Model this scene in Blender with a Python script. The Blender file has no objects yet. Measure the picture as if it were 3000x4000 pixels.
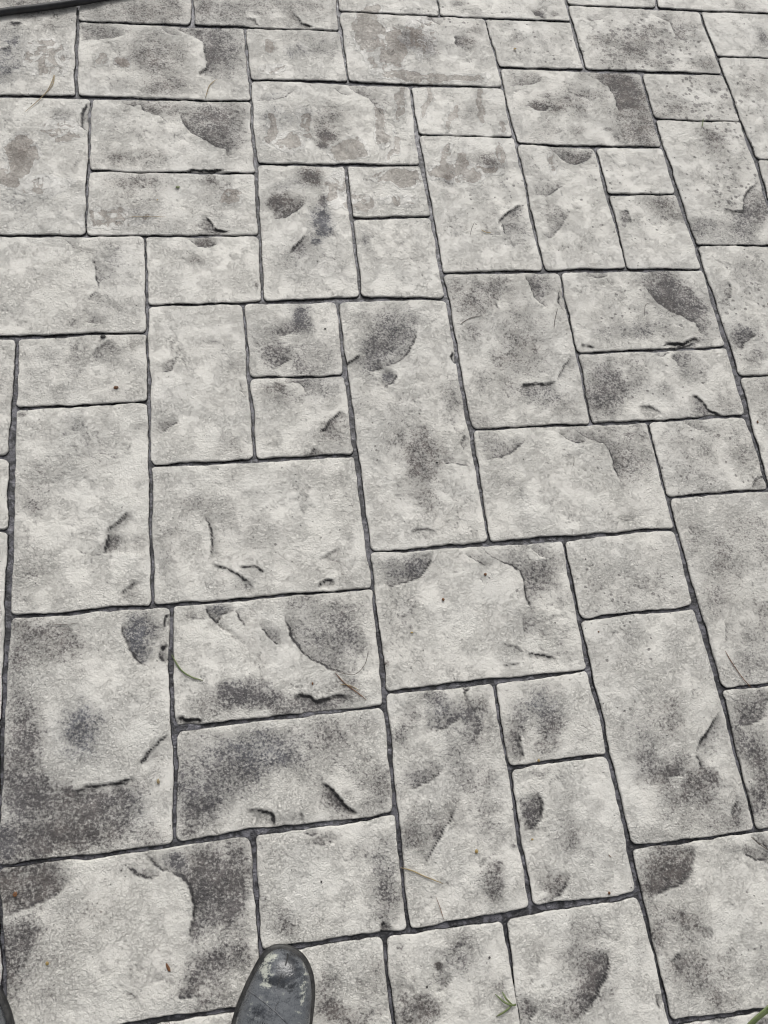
import bpy, math, random
import numpy as np
from mathutils import Matrix, Vector
from mathutils.bvhtree import BVHTree

# ------------------------------------------------------------------ camera, sky, sun
CAM_H = 1.30
T, RO, YA = math.radians(22.22), math.radians(20.507), math.radians(-25.954)
FPX, PW, PH = 3000.0, 3000.0, 4000.0
R3 = (Matrix.Rotation(YA, 3, 'Z') @ Matrix.Rotation(T, 3, 'X') @ Matrix.Rotation(RO, 3, 'Z'))
sc = bpy.context.scene
cd = bpy.data.cameras.new('camera'); cam = bpy.data.objects.new('camera', cd)
sc.collection.objects.link(cam); sc.camera = cam
cam.matrix_world = Matrix.Translation((0, 0, CAM_H)) @ R3.to_4x4()
cd.sensor_fit = 'HORIZONTAL'; cd.sensor_width = 36; cd.lens = 36.0
sc.cycles.use_denoising = True; sc.cycles.pixel_filter_type = 'BLACKMAN_HARRIS'; sc.cycles.filter_width = 1.15
sc.cycles.max_bounces = 3; sc.cycles.diffuse_bounces = 2; sc.cycles.glossy_bounces = 2
cd.clip_start = 0.02; cd.clip_end = 500

SUN_EL, SUN_AZ = math.radians(44), math.radians(78)      # azimuth: ccw from +X on the ground
w = bpy.data.worlds.new('World'); sc.world = w; w.use_nodes = True
nt = w.node_tree; nt.nodes.clear()
sky = nt.nodes.new('ShaderNodeTexSky'); sky.sky_type = 'NISHITA'; sky.sun_disc = False
sky.sun_elevation = SUN_EL; sky.sun_rotation = math.pi / 2 - SUN_AZ
sky.air_density = 1.0; sky.dust_density = 5.0; sky.ozone_density = 1.0
hs = nt.nodes.new('ShaderNodeHueSaturation'); hs.inputs['Saturation'].default_value = 0.13
bg = nt.nodes.new('ShaderNodeBackground'); bg.inputs['Strength'].default_value = 0.11
wo = nt.nodes.new('ShaderNodeOutputWorld')
nt.links.new(sky.outputs[0], hs.inputs['Color']); nt.links.new(hs.outputs[0], bg.inputs['Color'])
nt.links.new(bg.outputs[0], wo.inputs['Surface'])
sl = bpy.data.lights.new('sun', 'SUN'); sl.energy = 1.5; sl.angle = math.radians(20); sl.color = (1, 0.975, 0.94)
so = bpy.data.objects.new('sun', sl); sc.collection.objects.link(so)
sd = Vector((math.cos(SUN_EL) * math.cos(SUN_AZ), math.cos(SUN_EL) * math.sin(SUN_AZ), math.sin(SUN_EL)))
so.rotation_euler = sd.to_track_quat('Z', 'Y').to_euler(); so.location = (0, 0, 5)
sc.view_settings.view_transform = 'Standard'; sc.view_settings.look = 'None'
sc.view_settings.gamma = 1; sc.view_settings.use_curve_mapping = False
sc.view_settings.exposure = 0.06

# ------------------------------------------------------------------ helpers
RN = np.array(R3)
def gnd(P, z=0.0):
    """photograph coordinates (3000x4000) -> place on the ground (or at height z)"""
    P = np.asarray(P, float)
    d = np.stack([(P[..., 0] - 1500) / FPX, -(P[..., 1] - 2000) / FPX, -np.ones(P.shape[:-1])], -1) @ RN.T
    return d[..., :2] / (-d[..., 2:3]) * (CAM_H - z)
def Z(rc, pts):
    """survey sheets: sheet rc covers 1500x1000 of the photograph, read at 1.106x"""
    r, c = rc // 10, rc % 10
    p = np.asarray(pts, float)
    return np.stack([c * 1500 + p[..., 0] / 1.106, r * 1000 + p[..., 1] / 1.106], -1)
rng = np.random.default_rng(7); random.seed(7)
_lat = rng.random((512, 512))
def vnoise(x, y, s, off=0):
    x = x * s + 37.3 + off * 17.7; y = y * s + 91.7 + off * 5.3
    xi = np.floor(x).astype(int); yi = np.floor(y).astype(int)
    fx = x - xi; fy = y - yi; fx = fx * fx * (3 - 2 * fx); fy = fy * fy * (3 - 2 * fy)
    g = lambda a, b: _lat[a % 512, b % 512]
    return (g(xi, yi) * (1 - fx) + g(xi + 1, yi) * fx) * (1 - fy) + (g(xi, yi + 1) * (1 - fx) + g(xi + 1, yi + 1) * fx) * fy
def fbm(x, y, s, o=4, off=0):
    t = 0; a = 1; n = 0
    for i in range(o):
        t = t + a * vnoise(x, y, s * 2.03 ** i, off + i * 3.1); n += a; a *= 0.52
    return t / n
def sm(a, b, x):
    t = np.clip((x - a) / (b - a), 0, 1); return t * t * (3 - 2 * t)
def tag(o, label=None, cat=None, group=None, kind=None):
    if label: o['label'] = label
    if cat: o['category'] = cat
    if group: o['group'] = group
    if kind: o['kind'] = kind
    return o
def link(name, me, mat=None, parent=None, loc=None):
    o = bpy.data.objects.new(name, me); sc.collection.objects.link(o)
    if mat is not None: me.materials.append(mat)
    if parent is not None: o.parent = parent
    if loc is not None: o.location = loc
    return o
def mesh(name, v, f, smooth=True):
    me = bpy.data.meshes.new(name); me.from_pydata([tuple(map(float, a)) for a in v], [], f); me.update()
    if smooth: me.polygons.foreach_set('use_smooth', [True] * len(me.polygons))
    return me

# ------------------------------------------------------------------ materials
class NB:
    def __init__(s, name):
        s.m = bpy.data.materials.new(name); s.m.use_nodes = True; s.t = s.m.node_tree
        s.b = s.t.nodes['Principled BSDF']; s.pos = s.t.nodes.new('ShaderNodeNewGeometry').outputs['Position']
    def n(s, k, **kw):
        x = s.t.nodes.new(k)
        for a, b in kw.items(): setattr(x, a, b)
        return x
    def put(s, sock, v):
        if isinstance(v, bpy.types.NodeSocket): s.t.links.new(v, sock)
        elif isinstance(v, tuple) and len(v) == 3 and sock.type == 'RGBA': sock.default_value = (*v, 1)
        else: sock.default_value = v
    def noise(s, scale, detail=3, rough=.55, dist=0, vec=None, off=None):
        x = s.n('ShaderNodeTexNoise'); v = vec or s.pos
        if off is not None:
            a = s.n('ShaderNodeVectorMath', operation='ADD'); s.put(a.inputs[0], v); a.inputs[1].default_value = (off, off * 1.7, off * .3); v = a.outputs[0]
        s.put(x.inputs['Vector'], v); x.inputs['Scale'].default_value = scale; x.inputs['Detail'].default_value = detail
        x.inputs['Roughness'].default_value = rough; x.inputs['Distortion'].default_value = dist
        return x.outputs['Fac']
    def vor(s, scale, feat='F1', rand=1, vec=None):
        x = s.n('ShaderNodeTexVoronoi', feature=feat); s.put(x.inputs['Vector'], vec or s.pos)
        x.inputs['Scale'].default_value = scale; x.inputs['Randomness'].default_value = rand
        return x
    def math(s, op, a, b=None, c=None, clamp=False):
        x = s.n('ShaderNodeMath', operation=op, use_clamp=clamp); s.put(x.inputs[0], a)
        if b is not None: s.put(x.inputs[1], b)
        if c is not None: s.put(x.inputs[2], c)
        return x.outputs[0]
    def ramp(s, v, a, b, lo=0.0, hi=1.0, smooth=True):
        x = s.n('ShaderNodeMapRange'); x.interpolation_type = 'SMOOTHSTEP' if smooth else 'LINEAR'
        s.put(x.inputs['Value'], v); x.inputs['From Min'].default_value = a; x.inputs['From Max'].default_value = b
        x.inputs['To Min'].default_value = lo; x.inputs['To Max'].default_value = hi
        return x.outputs['Result']
    def mix(s, f, a, b, mode='MIX'):
        x = s.n('ShaderNodeMix', data_type='RGBA', blend_type=mode); s.put(x.inputs[0], f); s.put(x.inputs[6], a); s.put(x.inputs[7], b)
        return x.outputs[2]
    def bump(s, h, strength, dist, normal=None):
        x = s.n('ShaderNodeBump'); s.put(x.inputs['Height'], h); s.put(x.inputs['Strength'], strength); x.inputs['Distance'].default_value = dist
        if normal is not None: s.put(x.inputs['Normal'], normal)
        return x.outputs[0]
    def attr(s, name):
        a = s.n('ShaderNodeAttribute'); a.attribute_name = name
        q = s.n('ShaderNodeSeparateColor'); s.t.links.new(a.outputs['Color'], q.inputs[0])
        return q.outputs[0], q.outputs[1], q.outputs[2], a.outputs['Alpha']

def stone_material():
    s = NB('stamped_stone')
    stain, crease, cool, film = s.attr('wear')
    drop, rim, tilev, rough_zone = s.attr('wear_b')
    big = s.noise(5.5, 4, .6, .3); mid = s.noise(22, 5, .62, .4); grain = s.noise(250, 2, .6); grain2 = s.noise(120, 3, .6, .5, off=3.1)
    fine = s.noise(360, 1, .5, off=41.)
    lth = s.noise(190, 3, .62, 1.1, off=1.3)
    # light cement colour with a faint warm / cool drift
    light = s.mix(s.ramp(big, .35, .65), (.675, .656, .608), (.645, .630, .590))
    light = s.mix(s.ramp(s.noise(14, 3, off=9.), .45, .7), light, (.665, .645, .600))
    # fine leathery wrinkles that hold a little dark pigment
    w1 = s.math('ABSOLUTE', s.math('SUBTRACT', s.noise(120, 2, .6, 1.6, off=17.), .5)); w2 = s.math('ABSOLUTE', s.math('SUBTRACT', s.noise(190, 2, .6, 1.2, off=27.), .5))
    wr = s.math('MAXIMUM', s.ramp(w1, .0, .016, 1, 0), s.math('MULTIPLY', s.ramp(w2, .0, .018, 1, 0), .7))
    wr = s.math('MULTIPLY', wr, s.ramp(s.noise(26, 4, .6, off=33.), .42, .64, .05, 1.0))
    # stain amount
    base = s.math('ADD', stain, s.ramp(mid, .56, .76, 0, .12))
    base = s.math('ADD', base, s.ramp(s.noise(10, 5, .62, .6, off=5.), .52, .74, 0, .12))
    g = s.math('ADD', s.math('MULTIPLY', grain, .6), s.math('MULTIPLY', grain2, .4))
    g = s.math('SUBTRACT', g, .5)
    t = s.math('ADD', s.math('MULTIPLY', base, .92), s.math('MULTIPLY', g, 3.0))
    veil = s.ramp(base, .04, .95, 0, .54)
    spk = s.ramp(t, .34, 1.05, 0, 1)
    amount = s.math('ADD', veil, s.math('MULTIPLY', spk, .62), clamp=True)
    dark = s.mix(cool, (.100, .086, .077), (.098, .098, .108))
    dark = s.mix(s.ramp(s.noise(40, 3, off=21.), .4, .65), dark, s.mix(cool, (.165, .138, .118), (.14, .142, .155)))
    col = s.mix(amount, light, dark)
    col = s.mix(s.math('MULTIPLY', wr, s.ramp(base, 0, .5, .17, .50)), col, (.11, .105, .10))
    # sealer film worn through: crisp, ragged tan patches of bare damp cement
    fn = s.noise(30, 6, .62, 1.0, off=2.)
    wet = s.ramp(s.math('SUBTRACT', s.math('ADD', fn, s.math('MULTIPLY', film, .50)), .735), -.006, .014)
    reg = s.ramp(s.math('ADD', film, s.math('MULTIPLY', s.math('SUBTRACT', s.noise(60, 4, .6, off=6.), .5), .5)), .12, .20)
    wet = s.math('MULTIPLY', wet, reg); fm = s.math('SUBTRACT', reg, wet)
    col = s.mix(s.math('MULTIPLY', wet, .60), col, (.215, .180, .150))
    col = s.mix(s.math('MULTIPLY', fm, .35), col, (.58, .57, .55))
    # rain-drop pock marks where they are dense, a few everywhere
    wv = s.n('ShaderNodeVectorMath', operation='ADD'); wn = s.n('ShaderNodeTexNoise'); s.put(wn.inputs['Vector'], s.pos); wn.inputs['Scale'].default_value = 160
    ws = s.n('ShaderNodeVectorMath', operation='SCALE'); s.put(ws.inputs[0], wn.outputs['Color']); ws.inputs['Scale'].default_value = .006
    s.put(wv.inputs[0], s.pos); s.put(wv.inputs[1], ws.outputs[0])
    v1 = s.vor(85, vec=wv.outputs[0]); sz = s.n('ShaderNodeSeparateColor'); s.put(sz.inputs[0], v1.outputs['Color'])
    rad = s.math('MULTIPLY', s.math('SUBTRACT', sz.outputs[0], s.math('SUBTRACT', .88, s.math('MULTIPLY', drop, .66))), .75)
    dm = s.ramp(s.math('SUBTRACT', rad, v1.outputs['Distance']), -.03, .05)
    col = s.mix(s.math('MULTIPLY', dm, .68), col, (.135, .125, .12))
    v2 = s.vor(190, vec=wv.outputs[0]); sz2 = s.n('ShaderNodeSeparateColor'); s.put(sz2.inputs[0], v2.outputs['Color'])
    pm = s.ramp(s.math('SUBTRACT', s.math('MULTIPLY', s.math('SUBTRACT', sz2.outputs[1], .90), 2.4), v2.outputs['Distance']), -.02, .08)
    col = s.mix(s.math('MULTIPLY', pm, .55), col, (.10, .095, .09))
    # grains of exposed sand, dark and pale
    col = s.mix(s.ramp(s.math('ADD', s.math('MULTIPLY', fine, .5), s.math('MULTIPLY', lth, .5)), .56, .70, 0, .15), col, (.17, .165, .16))
    col = s.mix(s.ramp(lth, .34, .44, .22, 0), col, (.70, .69, .66))
    # dark crease lines, softer dark below the ledges, and dark joint flanks
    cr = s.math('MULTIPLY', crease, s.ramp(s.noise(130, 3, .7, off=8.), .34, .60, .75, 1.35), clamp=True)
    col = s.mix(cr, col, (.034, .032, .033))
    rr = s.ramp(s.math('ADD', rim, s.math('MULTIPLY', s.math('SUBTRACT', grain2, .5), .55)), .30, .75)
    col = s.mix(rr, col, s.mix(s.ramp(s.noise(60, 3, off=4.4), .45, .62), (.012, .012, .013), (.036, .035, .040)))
    s.put(s.b.inputs['Base Color'], col)
    ro = s.math('ADD', s.ramp(grain2, .3, .7, .42, .62), s.math('MULTIPLY', reg, -.26))
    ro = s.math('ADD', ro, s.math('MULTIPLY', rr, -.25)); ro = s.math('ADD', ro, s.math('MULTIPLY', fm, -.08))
    s.put(s.b.inputs['Roughness'], ro); s.b.inputs['Specular IOR Level'].default_value = .42
    # relief: leathery skin, sand grain, pits, film edge
    lm = s.vor(210, 'SMOOTH_F1', vec=wv.outputs[0]).outputs['Distance']
    h = s.math('ADD', s.math('MULTIPLY', lth, 1.0), s.math('MULTIPLY', lm, .35))
    zone = s.math('MULTIPLY', s.ramp(s.noise(11, 3, .6, off=14.), .35, .65, .45, 1.0), s.math('ADD', .75, s.math('MULTIPLY', rough_zone, 1.2)))
    h = s.math('MULTIPLY', h, zone)
    h = s.math('SUBTRACT', h, s.math('MULTIPLY', wr, .45)); h = s.math('SUBTRACT', h, s.math('MULTIPLY', dm, .35)); h = s.math('SUBTRACT', h, s.math('MULTIPLY', pm, .5))
    h = s.math('ADD', h, s.math('MULTIPLY', fm, .22))
    nb = s.bump(h, 1.0, .0042)
    s.put(s.b.inputs["Normal"], nb)
    return s.m
def grout_material():
    s = NB('sealed_joint')
    a = s.noise(55, 4, .6, .6); b = s.noise(260, 3, .6)
    col = s.mix(s.ramp(a, .42, .60), (.022, .022, .025), (.135, .133, .150))  # blue-grey patches lightened in the colour for sky reflected in the joints
    col = s.mix(s.ramp(b, .55, .7), col, (.05, .048, .052))
    s.put(s.b.inputs['Base Color'], col); s.put(s.b.inputs['Roughness'], s.ramp(a, .4, .65, .42, .22))
    s.put(s.b.inputs['Normal'], s.bump(s.math('ADD', s.noise(130, 3, .6, 1.2), s.math('MULTIPLY', b, .3)), .8, .003))
    return s.m
def plain(name, c1, c2, scale=40, rough=.6, bump=.3, bscale=200, bd=.001):
    s = NB(name); s.put(s.b.inputs['Base Color'], s.mix(s.ramp(s.noise(scale, 4, .6, .4), .38, .62), c1, c2))
    s.b.inputs['Roughness'].default_value = rough
    s.put(s.b.inputs['Normal'], s.bump(s.noise(bscale, 3, .6), bump, bd)); return s.m
def shoe_material():
    s = NB('scuffed_rubber')
    base = s.mix(s.ramp(s.noise(35, 4, .6, .5), .35, .65), (.012, .014, .017), (.036, .041, .050))
    mp = s.n('ShaderNodeMapping'); s.put(mp.inputs['Vector'], s.pos); mp.inputs['Rotation'].default_value = (0, 0, .55); mp.inputs['Scale'].default_value = (1.0, 2.6, 1)
    n1 = s.noise(24, 6, .66, .9, vec=mp.outputs[0]); n2 = s.noise(420, 3, .7); n3 = s.noise(120, 4, .7, off=6.)
    scuff, dust, _, _ = s.attr('scuff')
    c1 = s.math('MULTIPLY', s.math('SUBTRACT', n1, .5), 2.4); c2 = s.math('MULTIPLY', s.math('SUBTRACT', n2, .5), 1.1); c3 = s.math('MULTIPLY', s.math('SUBTRACT', n3, .5), 1.3)
    d = s.math('ADD', s.math('ADD', c1, c2), c3)
    dd = s.ramp(s.math('ADD', s.math('MULTIPLY', d, 1.3), dust), .10, 1.1, 0, .90)
    col = s.mix(dd, base, (.120, .128, .138))
    sc2 = s.ramp(s.math('ADD', s.math('MULTIPLY', d, 1.1), scuff), .42, .85, 0, .9)
    col = s.mix(sc2, col, (.43, .44, .385))
    s.put(s.b.inputs['Base Color'], col); s.put(s.b.inputs['Roughness'], s.ramp(d, -.4, .5, .16, .42))
    s.put(s.b.inputs['Normal'], s.bump(s.math('ADD', n2, s.math('MULTIPLY', n3, .8)), .45, .0008))
    return s.m
M_stone = stone_material(); M_grout = grout_material(); M_shoe = shoe_material()
M_sole = plain('black_rubber_sole', (.007, .007, .008), (.022, .022, .024), 90, .45, .5, 300)
M_welt = plain('grey_worn_rubber', (.010, .010, .010), (.040, .039, .037), 120, .55, .5, 300)
M_hose = plain('black_hose_rubber', (.010, .010, .011), (.022, .022, .024), 60, .42, .25, 400)
M_sock = plain('dark_knit', (.012, .014, .02), (.03, .032, .04), 300, .9, .6, 700)
M_green = plain('grass_green', (.085, .125, .035), (.14, .17, .07), 60, .5)
M_straw = plain('dry_straw', (.34, .27, .14), (.20, .15, .08), 90, .6)
M_brown = plain('brown_husk', (.10, .045, .018), (.20, .09, .035), 200, .6)
M_dark = plain('dark_needle', (.05, .042, .035), (.10, .08, .06), 200, .6)
M_ochre = plain('ochre_crumb', (.40, .30, .10), (.28, .20, .08), 200, .7)
M_pebble = plain('dark_grit', (.03, .03, .03), (.07, .066, .06), 200, .7)

# ------------------------------------------------------------------ stones as surveyed: corners TL, TR, BR, BL
STONES = [
 ((-380,-60),(307,-60),(297,375),(-420,363)), ((307,-170),(747,-150),(754,96),(307,81)), ((747,-150),(1305,-130),(1329,118),(754,96)),
 ((307,81),(954,107),(981,394),(297,375)), ((954,107),(1329,118),(1359,317),(972,311)), ((1322,42),(1898,71),(1966,341),(1359,317)),
 ((1305,-130),(1700,-60),(1721,60),(1322,42)), ((1700,-60),(2200,-45),(2229,84),(1720,60)), ((1898,71),(2229,84),(2287,269),(1945,260)),
 ((2216,16),(2734,41),(2827,290),(2287,269)), ((2195,-100),(2552,-85),(2569,32),(2216,16)), ((2552,-85),(3200,-60),(3240,62),(2569,32)),
 ((2734,41),(3150,58),(3230,236),(2800,217)), ((2800,217),(3230,236),(3400,640),(2956,619)), ((2956,619),(3400,640),(3480,956),(3053,956)),
 ((2504,282),(2825,290),(2897,475),(2560,465)), ((2560,465),(2897,475),(3053,956),(2721,957)), ((1945,260),(2504,282),(2590,574),(2020,562)),
 ((1602,333),(1966,340),(2006,535),(1636,527)), ((972,310),(1602,333),(1643,645),(999,638)), ((1636,527),(2010,535),(2126,1058),(1728,1066)),
 ((2020,562),(2322,573),(2451,1049),(2126,1058)), ((2322,573),(2590,574),(2648,757),(2377,758)), ((2377,758),(2648,757),(2742,1051),(2451,1049)),
 ((1352,646),(1643,645),(1685,846),(1377,850)), ((1377,850),(1685,846),(1742,1167),(1409,1162)), ((999,638),(1352,646),(1409,1162),(1026,1180)),
 ((353,382),(981,394),(996,676),(343,667)), ((343,667),(996,676),(1013,920),(333,918)), ((-430,365),(353,382),(333,918),(-470,918)),
 ((-560,916),(567,920),(577,1298),(-560,1325)), ((567,920),(1013,920),(1026,1180),(574,1190)), ((68,1316),(579,1298),(580,1571),(59,1597)),
 ((-450,1326),(68,1316),(42,1782),(-480,1790)), ((-480,1790),(42,1782),(36,2075),(-510,2085)), ((-510,2085),(36,2075),(5,2814),(-500,2860)),
 ((59,1597),(580,1571),(597,2364),(33,2410)), ((574,1190),(949,1185),(995,1794),(588,1818)), ((949,1185),(1317,1176),(1347,1466),(974,1476)),
 ((974,1476),(1347,1466),(1388,1777),(995,1794)), ((588,1818),(1388,1777),(1453,2298),(597,2364)), ((1317,1176),(1742,1166),(1911,2118),(1445,2156)),
 ((1728,1066),(2185,1061),(2314,1655),(1844,1678)), ((2185,1061),(2748,1051),(2838,1354),(2255,1379)), ((2255,1379),(2838,1354),(2918,1624),(2314,1655)),
 ((2721,957),(3180,955),(3330,1455),(2888,1470)), ((2888,1470),(3330,1455),(3440,1888),(3005,1915)), ((2531,1645),(2918,1624),(3005,1915),(2608,1940)),
 ((1844,1678),(2531,1645),(2637,2063),(1911,2118)), ((2608,1940),(3150,1904),(3330,2632),(2820,2697)), ((2201,2108),(2637,2063),(2721,2371),(2264,2416)),
 ((2264,2416),(2721,2371),(2956,3245),(2467,3312)), ((1445,2156),(2201,2108),(2296,2616),(1503,2702)), ((1934,2664),(2296,2616),(2377,2947),(1988,2996)),
 ((1988,2996),(2377,2947),(2502,3493),(2079,3549)), ((1503,2702),(1934,2664),(2079,3549),(1597,3632)), ((2820,2697),(3330,2632),(3450,3178),(2956,3243)),
 ((2467,3312),(3450,3180),(3590,3856),(2621,3997)), ((1970,3579),(2502,3495),(2680,4230),(2070,4310)), ((1502,3648),(1970,3581),(2070,4150),(1560,4220)),
 ((2621,3997),(3590,3856),(3640,4200),(2690,4330)), ((669,2360),(1453,2298),(1500,2758),(676,2851)), ((676,2851),(1500,2758),(1547,3178),(683,3295)),
 ((33,2410),(669,2360),(683,3295),(-12,3391)), ((-500,2860),(5,2814),(-12,3391),(-560,3460)), ((985,3259),(1547,3178),(1599,3634),(1015,3718)),
 ((-12,3391),(985,3259),(1035,3928),(20,4084)), ((1015,3718),(1502,3648),(1560,4220),(1050,4300)), ((20,4084),(1035,3928),(1060,4300),(30,4450)),
 ((-560,3460),(-12,3391),(20,4084),(-560,4170))]

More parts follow.
